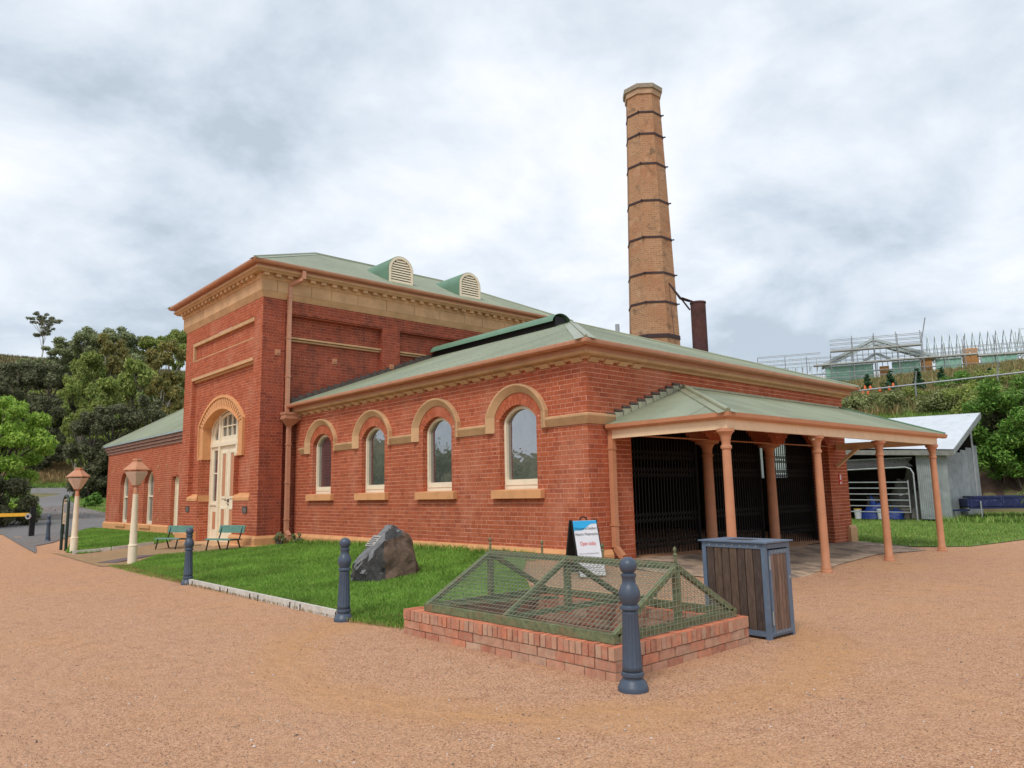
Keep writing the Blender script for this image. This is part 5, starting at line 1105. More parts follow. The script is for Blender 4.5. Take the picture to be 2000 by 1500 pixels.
# ------------------------------------------------------------------ benches
def bench_proto():
    t = thing('bench', '', 'bench', (0, 0, 0)); L = .50      # half length along y; faces -x
    m_ = MB(); n = 10
    def plank(name, prof, h):
        V = []; F = []
        for y in (-L, L):
            for x, z in prof: V.append((x, y, z))
            for x, z in prof: V.append((x, y, z-h))
        k = len(prof); q = 2*k
        for i in range(k-1): F += [(i, i+1, q+i+1, q+i), (k+i, q+k+i, q+k+i+1, k+i+1)]
        F += [(0, q, q+k, k), (k-1, 2*k-1, q+2*k-1, q+k-1), tuple(range(k))+tuple(range(2*k-1, k-1, -1)), tuple(q+i for i in range(k))+tuple(q+i for i in range(2*k-1, k-1, -1))]
        return MB().add(V, F).build(name, M_BENCH, t, local=True)
    plank('seat', [(-.24, .315), (-.2, .33), (-.1, .335), (0, .33), (.1, .32), (.19, .31)], .022)
    bk = []
    for y in (-L, L):
        for z, x in ((.47, .235), (.56, .262), (.66, .285), (.675, .30)): bk.append((x+.02*0, y, z))
        for z, x in ((.47, .255), (.56, .282), (.66, .305), (.675, .302)): bk.append((x, y, z))
    MB().add(bk, [(0, 1, 2, 3, 7, 6, 5, 4), (8, 12, 13, 14, 15, 11, 10, 9)]+[(i, 8+i, 9+i, i+1) for i in range(3)]+[(4+i, 5+i, 13+i, 12+i) for i in range(3)]+[(0, 4, 12, 8), (3, 11, 15, 7)]).build('backrest', M_BENCH, t, local=True)
    for y in (-L+.10, L-.10):
        MB().beam((-.17, y, .31), (-.25, y, 0), .028, .028).build('leg', M_BLACK, t, local=True); MB().beam((.12, y, .31), (.24, y, 0), .028, .028).build('leg', M_BLACK, t, local=True)
        m_ = MB(); m_.beam((-.2, y, .30), (.2, y, .29), .03, .03); m_.beam((.17, y, .28), (.30, y, .66), .03, .022); m_.build('side_iron', M_BLACK, t, local=True)
    return t
be = bench_proto(); be.location = (7.92, 20.72, T(7.92, 20.72)-.0); be.rotation_euler = (0, 0, R(20)); be['label'] = 'green plank bench on black iron legs right in front of the door pier'; be['group'] = 'benches by the door'
copy_tree(be, loc=(7.45, 23.5, T(7.45, 23.5)), rz=R(24), label='green plank bench left of the door, behind a slate blue bollard')

# ------------------------------------------------------------------ memorial boulder
rk = thing('memorial_boulder', 'dark split boulder with a slanted top and metal plaque on the lawn', 'boulder', (7.15, 11.25, T(7.15, 11.1)-.02), R(-42.2))
SLOPE = Vector((-.563, -.431, .703))
def boulder():
    from mathutils import noise
    bm = bmesh.new()
    for p in [(-.60, -.20, -.05), (-.02, -.48, -.05), (.58, -.10, -.05), (.42, .5, -.05), (-.42, .5, -.05), (-.57, -.14, .29), (-.46, .42, .44), (.02, -.29, .67), (-.05, .20, .915), (.10, .22, .90), (.33, -.02, .775), (.36, .2, .76), (.50, -.06, .40), (.56, .1, .15), (-.30, -.34, .40)]: bm.verts.new(p)
    r_ = bmesh.ops.convex_hull(bm, input=bm.verts)
    bmesh.ops.delete(bm, geom=[v for v in bm.verts if not v.link_faces], context='VERTS')
    bmesh.ops.triangulate(bm, faces=bm.faces); bmesh.ops.subdivide_edges(bm, edges=bm.edges[:], cuts=6, use_grid_fill=True); bm.normal_update()
    for v in bm.verts:
        if v.co.z > -.04:
            k = .16 if v.normal.dot(SLOPE) > .93 else 1.0
            v.co += v.normal*k*(noise.fractal(v.co*3.1, 1, 2.1, 5)*.045+(noise.noise(v.co*9)**2-.1)*.05+noise.fractal(v.co*16, 1, 2.1, 3)*.010)
    bm.normal_update(); me = bpy.data.meshes.new('stone'); bm.to_mesh(me); bm.free(); me.materials.append(M_ROCK); me.materials.append(M_ROCKB); me.materials.append(M_ROCKD)
    for p in me.polygons:
        if p.center.x > .03 and p.normal.x > .12 and p.normal.z < .72: p.material_index = 1
        elif p.normal.y < -.25 and p.normal.dot(SLOPE) < .86: p.material_index = 2
    o = bpy.data.objects.new('stone', me); C.objects.link(o); o.parent = rk; return o
boulder()
c_ = Vector((-.215, .0, .645)); tu = Vector((0, 0, 1)).cross(SLOPE).normalized(); tv = SLOPE.cross(tu)
def on(u, v, h): return c_+tu*u+tv*v+SLOPE*h
m_ = MB(); m_.hexa([on(-.15, -.12, -.03), on(.15, -.12, -.03), on(.15, .12, -.03), on(-.15, .12, -.03)], [on(-.15, -.12, .03), on(.15, -.12, .03), on(.15, .12, .03), on(-.15, .12, .03)]); pq = m_.build('plaque', M_PLAQ, rk, local=True)
m_ = MB()
for k in range(5): m_.hexa([on(-.12, .085-k*.042, .03), on(.12-.05*(k % 2), .085-k*.042, .03), on(.12-.05*(k % 2), .067-k*.042, .03), on(-.12, .067-k*.042, .03)], [on(-.12, .085-k*.042, .034), on(.12-.05*(k % 2), .085-k*.042, .034), on(.12-.05*(k % 2), .067-k*.042, .034), on(-.12, .067-k*.042, .034)])
stuff(m_.build('raised_lettering', M_BRONZE, pq, local=True))

# ------------------------------------------------------------------ A-frame sign
sg = thing('sandwich_board', 'white and blue A-frame board reading Open today beside the downpipe', 'sign', (9.05, 8.32, T(9.05, 8.32)), R(-18))
# local: board faces -y, width along x
def panel(name, sgn, m):
    return MB().hexa([(-.235, sgn*.26, 0), (.235, sgn*.26, 0), (.235, sgn*.26-.018*sgn, 0), (-.235, sgn*.26-.018*sgn, 0)], [(-.235, sgn*.03, .86), (.235, sgn*.03, .86), (.235, sgn*.03-.018*sgn, .86), (-.235, sgn*.03-.018*sgn, .86)]).build(name, m, sg, local=True)
front = panel('front_board', -1, M_WHITE); panel('back_board', 1, M_BLACK)
m_ = MB(); m_.beam((-.225, -.17, .25), (-.225, .17, .25), .02, .03); m_.build('spreader', M_CREAM, sg, local=True)
m_ = MB(); m_.tube([(-.07, 0, .86), (-.05, 0, .905), (0, 0, .92), (.05, 0, .905), (.07, 0, .86)], .012, 8); m_.build('handle', M_BLACK, sg, local=True)
m_ = MB(); 
for x in (-.228, .228): m_.beam((x, .252, 0), (x, .03, .87), .025, .04, (0, 1, 0)); m_.beam((x, -.24, 0), (x, -.015, .87), .016, .035, (0, 1, 0))
m_.build('edge_frame', M_BLACK, sg, local=True)
def fy(z): return -.26+.23*z/.86
tl = math.atan2(.86, .23)
m_ = MB(); n = 16; V = []
for i in range(n+1):
    x = -.232+.464*i/n; t = i/n; zb_ = .70+.10*sst(.25, .75, t)+.008*math.sin(9*t)
    V += [(x, fy(zb_)-.0035, zb_), (x, fy(.857)-.0035, .857)]
m_.add(V, [(2*i, 2*i+2, 2*i+3, 2*i+1) for i in range(n)]); m_.build('blue_header', M_BLUE, sg, local=True)
def words_on(parent, txt, size, z, m, x=0.0, yfun=fy, tilt=tl, sx=1.0, dy=-.006):
    cu = bpy.data.curves.new('lettering', 'FONT'); cu.body = txt; cu.size = size; cu.align_x = 'CENTER'; cu.align_y = 'CENTER'; cu.materials.append(m)
    tmp = bpy.data.objects.new('lettering', cu); C.objects.link(tmp); bpy.context.view_layer.update(); me = bpy.data.meshes.new_from_object(tmp.evaluated_get(bpy.context.evaluated_depsgraph_get())); bpy.data.objects.remove(tmp); bpy.data.curves.remove(cu); me.materials.clear(); me.materials.append(m); o = bpy.data.objects.new('lettering', me); C.objects.link(o); o.parent = parent; o.location = (x, yfun(z)+dy, z); o.rotation_euler = (tilt, 0, 0); o.scale = (sx, 1, 1); return o
words_on(front, 'Welcome to Goulburn', .062, .735, M_INK, sx=.72); words_on(front, 'Historic Waterworks', .066, .645, M_INK, sx=.72); words_on(front, 'Open today', .088, .50, M_RED, sx=.68)
words_on(front, 'Entry is at the Pumphouse Door', .038, .345, M_GREYINK, sx=.72); words_on(front, 'Enjoy your visit', .038, .24, M_GREYINK, sx=.72); words_on(front, 'and thanks for the donation', .038, .13, M_GREYINK, sx=.72)

# ------------------------------------------------------------------ info sign, boom gate, edging boards
inf = thing('info_sign', 'narrow dark green loop frame info sign with a cream panel beside the lamp post', 'sign', (5.47, 27.95, 0))
m_ = MB(); a_ = Vector((5.47, 28.25, -.02)); b_ = Vector((5.47, 27.55, -.02)); pts = [a_, a_+Vector((0, 0, 1.50))]+[(a_+b_)/2+Vector((0, .35*math.cos(t), 1.5+.30*math.sin(t))) for t in [R(d) for d in range(20, 165, 20)]]+[b_+Vector((0, 0, 1.50)), b_]
m_.tube(pts, .045, 8); m_.build('loop_frame', mat('dark green tube', (.012, .035, .025), .4, .15, 6, 0), inf, auto=40)
ipn = MB().box(5.455, 27.60, .86, 5.485, 28.20, 1.66).build('panel', mat('tan info panel', (.52, .40, .26), .6, .25, 7, 0), inf)
MB().box(5.449, 27.75, 1.22, 5.456, 28.08, 1.52).build('picture', M_GREYINK, ipn)
m_ = MB()
for k in range(6): m_.box(5.449, 27.7, .92+k*.045, 5.456, 28.1-.08*(k % 3), .935+k*.045)
stuff(m_.build('print_lines', M_GREYINK, ipn)); MB().box(5.449, 27.70, 1.57, 5.456, 28.1, 1.62).build('title_bar', M_BRONZE, ipn)
bg_ = thing('boom_gate', 'yellow boom gate arm resting on a black post at the road edge', 'gate', (6.5, 39.8, .03))
MB().box(6.40, 39.70, .0, 6.60, 39.90, 1.36).build('latch_post', M_BLACK, bg_); MB().box(5.9, 39.3, .0, 7.2, 40.3, .05).build('footing', M_CONC, bg_)
m_ = MB(); m_.tube([(6.32, 39.62, .95), (6.28, 39.58, .95)], .13, 20); m_.build('latch_disc', M_STEEL, bg_, auto=40); MB().tube([(6.277, 39.577, .95), (6.27, 39.57, .95)], .06, 14).build('disc_centre', M_BLACK, bg_)
MB().beam((6.35, 39.7, 1.03), (2.4, 42.4, 1.03), .08, .15).build('boom_arm', M_YELL, bg_); MB().box(2.3, 42.3, 0, 2.5, 42.5, 1.3).build('hinge_post', M_BLACK, bg_)
def board(a, b, lab):
    t = thing('edging_board', lab, 'edging', (*a, 0), 0, 'pale edging boards round the lawns'); z0 = T(*a); z1 = T(*b); d = (Vector((b[0], b[1], 0))-Vector((a[0], a[1], 0))); 
    MB().beam((a[0], a[1], z0+.04), (b[0], b[1], z1+.04), .045, .13).build('board', M_TIMB, t)
    nrm = Vector((-d.y, d.x, 0)).normalized(); m_ = MB()
    for f in (.12, .9): p = Vector((a[0], a[1], 0))+d*f; q = p-nrm*.026 if nrm.x > 0 else p+nrm*.026; m_.box(q.x-.008, q.y-.008, 0, q.x+.008, q.y+.008, z0+(z1-z0)*f+.085)
    m_.build('peg', M_BLACK, t)
ys = [14.62, 12.85, 11.65, 10.2, 8.86]
nm = ('against the far bollard', 'second from the far bollard', 'second from the bollard beside the boulder', 'against the bollard beside the boulder')
for i in range(4): board((4.975, ys[i]-.012), (4.975, ys[i+1]+.012), 'pale timber edging board along the front lawn, '+nm[i])
board((5.30, 25.75), (6.35, 25.82), 'pale edging board on the small lawn, at the foot of the lamp post'); board((6.4, 25.83), (7.7, 26.15), 'pale edging board on the small lawn, running towards the bench')
dc = thing('drain_cover', 'flat dark metal cover set in the path beside the near lamp post', 'cover', (6.0, 21.3, 0)); MB().hexa([(5.3, 21.0, T(5.3, 21)+.016), (6.6, 22.0, T(6.6, 22)+.016), (6.3, 22.5, T(6.3, 22.5)+.016), (5.0, 21.5, T(5, 21.5)+.016)], [(5.3, 21.0, T(5.3, 21)+.026), (6.6, 22.0, T(6.6, 22)+.026), (6.3, 22.5, T(6.3, 22.5)+.026), (5.0, 21.5, T(5, 21.5)+.026)]).build('plate', mat('purple grey plate', (.14, .10, .10), .7, .15, 5, 0), dc)

# ------------------------------------------------------------------ shed and trailer
shd = thing('iron_shed', 'open corrugated iron shed with a skillion roof and pipe gate right of the verandah', 'shed', (34, 10.7, 0))
SX, SY0, SY1, SXB = 34.0, 10.75, 15.8, 37.4
def corr(name, P, L, h0, h1, m, parent, amp=.012, step=.019):
    """vertical corrugated sheet: P(s) -> (x,y), normal offset built in"""
    V = []; F = []; n = int(L/step); a, b = Vector(P(0)), Vector(P(L)); d = (b-a).normalized(); nn = Vector((-d.y, d.x))
    for i in range(n+1):
        s_ = L*i/n; q = a+d*s_+nn*amp*math.sin(2*math.pi*s_/.0762); z0 = h0(s_); z1 = h1(s_); V += [(q.x, q.y, z0), (q.x, q.y, z1)]
    for i in range(n): F.append((2*i, 2*i+2, 2*i+3, 2*i+1))
    me = bpy.data.meshes.new(name); me.from_pydata(V, [], F); return link(name, me, m, parent, smooth=True)
zf_ = lambda y: 3.02+.30*(y-SY0)/4.2
MB().box(SX-.02, SY0, .05, SX+.10, SY0+.10, 2.95).build('corner_post', M_GALV, shd)
corr('wall_sheet', lambda s: (SX-.03, SY0+.1+s), 1.05, lambda s: .12, lambda s: 2.92, M_GALV, shd)
MB().box(SX-.045, SY0-.03, .1, SX-.03, SY0+.22, 2.95).build('corner_flashing', M_GALV, shd); MB().box(SX-.03, SY0-.045, .1, SX+.3, SY0-.03, 2.85).build('corner_flashing', M_GALV, shd)
for k in range(5): x = SX+.32+k*.76; corr('wall_sheet', lambda s, x=x: (x+s, SY0-.03+.004*k), .76, lambda s: .12, lambda s, k=k: 2.78+.12*k, M_GALV, shd)
O = Vector((SX-.35, SY0-.45, 2.94)); rise_ = 4.66-2.94
def shed_roof():
    V = []; F = []; L = SY1-SY0+.9; n = int(L/.019); 
    for i in range(n+1):
        s_ = L*i/n; h = .012*math.sin(2*math.pi*s_/.0762); V += [(SX-.35, SY0-.45+s_, 2.97+.30*s_/4.6+h), (SXB+.25, SY0-.45+s_, 4.70+.1*s_/4.6+h)]
    for i in range(n): F.append((2*i, 2*i+2, 2*i+3, 2*i+1))
    me = bpy.data.meshes.new('roof'); me.from_pydata(V, [], F); link('roof', me, mat('bright zinc roof', (.62, .66, .70), .4, .08, 2, 0, metal=.15), shd, smooth=True)
shed_roof()
MB().hexa([(SX-.36, SY0-.47, 2.76), (SXB+.26, SY0-.47, 4.45), (SXB+.26, SY0-.45, 4.45), (SX-.36, SY0-.45, 2.76)], [(SX-.36, SY0-.47, 2.99), (SXB+.26, SY0-.47, 4.72), (SXB+.26, SY0-.45, 4.72), (SX-.36, SY0-.45, 2.99)]).build('barge_flashing', M_GALV, shd)
MB().hexa([(SX-.34, SY0-.45, 2.72), (SX-.34, SY1+.4, 3.05), (SX-.2, SY1+.4, 3.05), (SX-.2, SY0-.45, 2.72)], [(SX-.34, SY0-.45, 2.93), (SX-.34, SY1+.4, 3.26), (SX-.2, SY1+.4, 3.26), (SX-.2, SY0-.45, 2.93)]).build('eave_beam', mat('weathered eave timber', (.24, .24, .22), .8, .25, 4, .1, 20), shd)
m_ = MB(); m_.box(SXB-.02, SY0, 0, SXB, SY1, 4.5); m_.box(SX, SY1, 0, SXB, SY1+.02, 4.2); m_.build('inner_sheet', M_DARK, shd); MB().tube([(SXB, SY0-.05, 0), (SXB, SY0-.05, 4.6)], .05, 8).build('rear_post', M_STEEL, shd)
gt = MB(); GY0, GY1 = 12.02, 15.3; gx = SX-.1
gate = None
m_ = MB(); m_.tube([(gx, GY0, .0), (gx, GY0, 2.05), (gx, GY0+.1, 2.25), (gx, GY0+.3, 2.32), (gx, GY1, 2.28)], .035, 8); m_.tube([(gx, GY1, 0), (gx, GY1, 2.5)], .035, 8); m_.tube([(gx, GY0, 2.72), (gx, GY1+.3, 2.72)], .025, 8); m_.tube([(gx, GY1-.05, 2.3), (gx, GY1-.35, 2.65)], .02, 6); m_.build('gate_surround', M_STEEL, shd, auto=40)
pg = thing('pipe_gate', 'grey seven bar farm gate across the mouth of the iron shed', 'gate', (gx-.08, 13.6, .3))
for k in range(6): MB().tube([(gx-.08, GY0+.22, .40+.255*k), (gx-.08, GY1-.1, .43+.26*k)], .024, 8).build('bar', M_STEEL, pg, auto=40)
for y in (GY0+.22, GY1-.1): MB().tube([(gx-.08, y, .38), (gx-.08, y, 1.76)], .028, 8).build('stile', M_STEEL, pg, auto=40)
MB().beam((gx-.1, GY0+.25, 1.22), (gx-.1, GY0+.6, 1.12), .03, .03).build('latch', M_STEEL, pg)
nt_ = MB()
for k in range(60):
    y = GY0+k*.055
    if y < GY1: nt_.beam((gx, y, 2.34), (gx, min(GY1, y+.36), 2.7), .006, .006); nt_.beam((gx, y, 2.7), (gx, min(GY1, y+.36), 2.34), .006, .006)
stuff(nt_.build('chain_wire', M_STEEL, shd))
tp = thing('blue_tarpaulin', 'crumpled blue tarpaulin heap behind the shed gate', 'tarpaulin', (35, 14.1, .1))
def heap(root, cx, cy, rx, ry, h, m, seed, name='sheet'):
    from mathutils import noise
    V = []; F = []; n = 18
    for j in range(9):
        for i in range(n):
            a = 2*math.pi*i/n; r = 1-j/8; q = noise.noise(Vector((math.cos(a)*r*2+seed, math.sin(a)*r*2, j*.3)))*.75
            V.append((cx+rx*r*math.cos(a)*(1+q), cy+ry*r*math.sin(a)*(1+q), .08+h*(1-r**1.6)*(1+q)))
    for j in range(8):
        for i in range(n): F.append((j*n+i, j*n+(i+1) % n, (j+1)*n+(i+1) % n, (j+1)*n+i))
    return fastmesh(name, V, F, m, root, smooth=True)
heap(tp, 34.9, 14.1, .5, .55, .8, M_TARP, 1); heap(tp, 35.0, 13.4, .45, .6, .45, M_TARP, 7); 
ob = thing('grey_tank', 'pale grey covered tank standing inside the iron shed', 'tank', (36.3, 13.2, .1)); heap(ob, 36.3, 13.1, .9, 1.1, 1.7, mat('dusty cover', (.22, .21, .19), .8, .2, 4, 0), 5, 'cover')
for i, (x, y, m, l) in enumerate(((34.5, 14.75, M_YELL, 'yellow lidded drum at the left end of the shed gate'), (34.4, 13.7, M_WHITE, 'white paint bucket on the grass under the shed gate'))):
    d = thing('bucket', l, 'bucket', (x, y, .08)); m_ = MB(); m_.lathe([(.13, 0), (.16, .38), (.17, .39), (.17, .42)], 16, (x, y, .08)); m_.build('tub', M_WHITE, d, auto=40); m_ = MB(); m_.lathe([(.172, .42), (.172, .45), (.05, .46)], 16, (x, y, .08)); m_.build('lid', m, d, auto=40)
tr = thing('box_trailer', 'old dark blue box trailer with jockey wheel parked against the bank', 'trailer', (34.5, 8.9, .0))
TA = Vector((33.75, 10.55, .05)); TD = Vector((.52, -.85, 0)).normalized(); TN = Vector((.85, .52, 0))
def tb(a0, a1, n0, n1, z0, z1, name, m, parent=None):
    q = lambda a, n, z: TA+TD*a+TN*n+Vector((0, 0, z)); return MB().hexa([q(a0, n0, z0), q(a1, n0, z0), q(a1, n1, z0), q(a0, n1, z0)], [q(a0, n0, z1), q(a1, n0, z1), q(a1, n1, z1), q(a0, n1, z1)]).build(name, m, parent or tr)
tb(.55, 4.2, 0, 1.5, .54, .60, 'floor_tray', M_TRAIL); tb(.55, 4.2, -.03, .0, .60, .90, 'side_panel', M_TRAIL); tb(.55, 4.2, 1.5, 1.53, .60, .90, 'side_panel', M_TRAIL); tb(.5, .55, -.03, 1.53, .60, .90, 'head_board', M_TRAIL); tb(.75, 4.2, -.02, 1.5, .92, 1.0, 'top_rail', M_TRAIL)
for a in (.6, 1.75, 2.9): tb(a, a+.06, -.06, -.03, .5, .96, 'stake', M_TRAIL)
tb(.55, 4.2, -.07, -.03, .5, .55, 'lower_rail', M_TRAIL); m_ = MB(); m_.beam(TA+TD*.6+TN*.1+Vector((0, 0, .45)), TA-TD*.55+TN*.75+Vector((0, 0, .42)), .07, .07); m_.beam(TA+TD*.6+TN*1.4+Vector((0, 0, .45)), TA-TD*.55+TN*.75+Vector((0, 0, .42)), .07, .07); m_.build('drawbar', M_TRAIL, tr)
m_ = MB(); q = TA+TD*.95-TN*.12; m_.tube([q+Vector((0, 0, .05)), q+Vector((0, 0, .82))], .028, 10); m_.build('jack_leg', M_STEEL, tr, auto=40)
m_ = MB(); m_.tube([TA-TD*.75+TN*.75+Vector((0, 0, .5)), TA-TD*.5+TN*.75+Vector((0, 0, .5))], .05, 8); m_.build('coupling', M_STEEL, tr)
for sd_ in (-.2, 1.6):
    q = TA+TD*3.4+TN*sd_+Vector((0, 0, .31)); w = MB().tube([q, q+TN*.18], .31, 20).build('wheel', M_RUBBER, tr, auto=40); MB().tube([q-TN*.01, q+TN*.19], .16, 14).build('rim', M_STEEL, w, auto=40)
m_ = MB()
for i in range(8):
    a0_ = R(20+i*20); a1_ = R(40+i*20); f = lambda a, n: TA+TD*(3.4-.46*math.cos(a))+TN*n+Vector((0, 0, .36+.44*math.sin(a))); m_.hexa([f(a0_, -.28), f(a1_, -.28), f(a1_, -.02), f(a0_, -.02)], [f(a0_, -.28)+Vector((0, 0, .015)), f(a1_, -.28)+Vector((0, 0, .015)), f(a1_, -.02)+Vector((0, 0, .015)), f(a0_, -.02)+Vector((0, 0, .015))])
m_.build('mudguard', M_TRAIL, tr)

# clutter in the shed
M_JUNK = mat('dusty junk', (.20, .18, .16), .85, .4, 5, 0, hue=[(.10, .09, .08), (.22, .19, .16), (.32, .28, .23), (.16, .12, .09)])
for i, (x, y, sx, sy, sz, l) in enumerate(((36.0, 12.2, .5, .35, .7, 'dusty crate near the gate latch inside the shed'), (36.2, 14.6, .7, .5, .95, 'dusty cabinet at the left inside the shed'), (35.2, 12.9, .35, .3, .4, 'low dusty box beside the blue tarpaulin'))):
    t = thing('stored_box', l, 'box', (x, y, .08)); MB().box(x-sx/2, y-sy/2, .08, x+sx/2, y+sy/2, .08+sz).build('carcass', M_JUNK, t); MB().box(x-sx/2-.02, y-sy/2-.02, .08+sz, x+sx/2+.02, y+sy/2+.02, .11+sz).build('lid', M_JUNK, t)

# ------------------------------------------------------------------ hillside fence
fe = thing('pipe_fence', 'grey pipe and wire fence crossing the green bank above the shed', 'fence', (55.3, 18.9, 7))
MB().tube([(55.3, 27, 8.5), (55.3, 9, 8.5)], .06, 8).build('top_rail', M_STEEL, fe, auto=40); MB().tube([(55.3, 27, 7.2), (55.3, 18.9, 7.05), (55.3, 9, 7.2)], .025, 6).build('wire', M_STEEL, fe)
for y in (23.75, 18.9, 13.9, 9.2): MB().tube([(55.3, y, 6.0), (55.3, y, 8.55), (55.0, y-.25, 9.35)], .055, 8).build('post', M_STEEL, fe, auto=40)

# ------------------------------------------------------------------ building under construction on the hill
A_ = Vector((92, 54.5, 0)); B_ = Vector((113, 13.2, 0)); dU = (B_-A_).normalized(); dN = Vector((dU.y, -dU.x, 0)); dN = dN if dN.x < 0 else -dN
FB = Face((A_.x, A_.y), (dU.x, dU.y), (dN.x, dN.y)); LB = (B_-A_).length; ZB = 14.4
cb = thing('unfinished_building', 'unfinished building with green glazing and bare steel roof trusses on the hilltop', 'building', (A_.x, A_.y, ZB))
def fbx(name, m, u0, u1, z0, z1, d0, d1, parent=None): mm = MB(); FB.box(mm, u0, u1, ZB+z0, ZB+z1, d0, d1); return mm.build(name, m, parent or cb)
fbx('base_wall', mat('dark base block', (.10, .085, .08), .9, .2, 1, 0), 0, LB, -3, .55, -.3, 0)
fbx('slab', M_CONC, 0, LB, .45, .6, -10, .1); fbx('rear_wall', mat('pale sarking', (.70, .70, .70), .7, .08, .5, 0), 3, LB, .6, 3.2, -10.2, -10)
def bay(u0, u1, n=4):
    w = fbx('glazed_bay', M_TRUSS, u0, u1, 2.95, 3.1, -.25, 0)
    for k in range(n): a = u0+(u1-u0)*k/n; fbx('glass_pane', M_GLASSG, a+.05, a+(u1-u0)/n-.05, .6, 2.95, -.16, -.12, w); fbx('mullion', M_TRUSS, a-.04, a+.04, .6, 3.0, -.2, -.02, w)
for u0, u1, n in ((11.5, 17.4, 4), (19.6, 22.9, 3), (24.6, 27.6, 2), (29.7, 33.6, 3), (38.2, 44.5, 4)): bay(u0, u1, n)
for u0, u1, zt in ((18.1, 19.2, 2.6), (22.95, 24.2, 3.3), (27.7, 29.4, 4.1)): fbx('tan_pier', M_TAN, u0, u1, .5, zt, -.5, .05)
stud = MB()
u = 3.0
while u < LB:
    FB.box(stud, u-.04, u+.04, ZB+.6, ZB+3.4, -.3, -.22); FB.box(stud, u-.04, u+.04, ZB+.6, ZB+3.4, -8, -7.9); u += .62
for z in (.9, 2.1, 3.3): FB.box(stud, 3, LB, ZB+z, ZB+z+.07, -.3, -.24)
stuff(stud.build('steel_stud_frame', M_TRUSS, cb))
def truss(u, h=3.3, parent=None, dd=0.0):
    m_ = MB(); a = Vector(FB.p(u, ZB+3.15, .25)); b = Vector(FB.p(u, ZB+3.15, -4.6)); t = Vector(FB.p(u, ZB+3.15+h, -1.5)); m_.beam(a, t, .08, .14); m_.beam(b, t, .08, .14); m_.beam(a, b, .08, .12)
    for f in (.25, .5, .75): p = a.lerp(t, f); m_.beam(p, Vector((p.x, p.y, ZB+3.15)), .06, .08); q = b.lerp(t, f); m_.beam(q, Vector((q.x, q.y, ZB+3.15)), .06, .08)
    return m_.build('roof_truss', M_TRUSS, parent or cb)
for k in range(27): truss(24.2+k*.86)
for k in range(9): truss(3.0+k*.95, 1.7)
m_ = MB(); gp = lambda u, z, d=.3: Vector(FB.p(u, ZB+z, d))
def gbl(u0, u1, up, zb, zp, d): m_.beam(gp(u0, zb, d), gp(up, zp, d), .16, .34); m_.beam(gp(up, zp, d), gp(u1, zb, d), .16, .34)
gbl(11.2, 24.9, 17.6, 3.3, 6.3, .3); gbl(11.2, 24.9, 17.6, 3.3, 6.3, -3); gbl(12.2, 23.9, 17.6, 3.3, 5.8, .2); m_.beam(gp(11.2, 3.3), gp(24.9, 3.3), .12, .2); gbl(16.2, 19.4, 17.8, 3.4, 4.3, .4)
for k in range(18): u = 12+k*.7; zt = 3.3+3.0*(1-abs(u-17.6)/(6.4 if u < 17.6 else 7.3)); m_.beam(gp(u, 3.2), gp(u, max(3.4, zt)), .07, .07)
m_.build('gable_truss', M_TRUSS, cb)
m_ = MB()
for sgn, u0 in ((1, 11.2), (-1, 24.9)): m_.hexa([gp(u0, 3.25, .35), gp(17.6, 6.35, .35), gp(17.6, 6.35, -3), gp(u0, 3.25, -3)], [gp(u0, 3.35, .35), gp(17.6, 6.45, .35), gp(17.6, 6.45, -3), gp(u0, 3.35, -3)])
m_.build('gable_roof', mat('green grey sheeting', (.20, .24, .22), .6, .15, 1, 0), cb)
m_ = MB()
for u in (34.0, 35.4, 36.8): m_.beam(gp(u, .6), gp(u, 6.0), .09, .09); m_.beam(gp(u, .6, -1.5), gp(u, 6.0, -1.5), .09, .09)
for z in (1.5, 2.7, 3.9, 5.0, 6.0): m_.beam(gp(34.0, z), gp(36.8, z), .07, .07)
m_.build('stair_tower_frame', M_TRUSS, cb)
sf = thing('scaffold', 'grey tube scaffold with plank decks along the unfinished hilltop building', 'scaffold', (A_.x, A_.y, ZB))
us = [3.0, 6.5, 9.2, 12.2, 14.9, 17.5, 20.2, 23.0, 25.4, 27.6, 31.0, 34.4, 37.8, 41.2, 44.6]
for i, u in enumerate(us):
    for d in (1.0, 2.0):
        zt = 6.6 if 5 <= i+1 <= 8 else (5.4 if i > 8 else 4.5); m_ = MB(); m_.tube([gp(u, -2.6, d), gp(u, zt+rnd.uniform(-.2, .4), d)], .05, 6); m_.build('standard', M_SCAF, sf, auto=40)
m_ = MB()
for z, a, b in ((1.3, 3, 44.6), (1.9, 3, 44.6), (3.55, 3, 44.6), (4.1, 3, 44.6), (4.75, 3, 11), (5.2, 12.2, 23), (5.75, 12.2, 23), (6.3, 12.2, 23)):
    for d in (1.0, 2.0): m_.tube([gp(a, z, d), gp(b, z, d)], .035, 6)
for i in range(0, len(us)-1, 2): m_.tube([gp(us[i], .2, 2.05), gp(us[i+1], 3.0, 2.05)], .03, 6)
m_.tube([gp(22.9, 5.0, 2), gp(23.6, 8.2, 2)], .07, 6); m_.build('ledger', M_SCAF, sf, auto=40)
for z, a, b in ((3.0, 10, 29), (2.75, 29, 44.6), (4.75, 12.2, 23.0)):
    x = a
    while x < b-.1: q = min(b, x+2.7); mm = MB(); FB.box(mm, x+.02, q-.02, ZB+z, ZB+z+.18, .95, 2.05); mm.build('deck_plank', M_DECK, sf); x = q
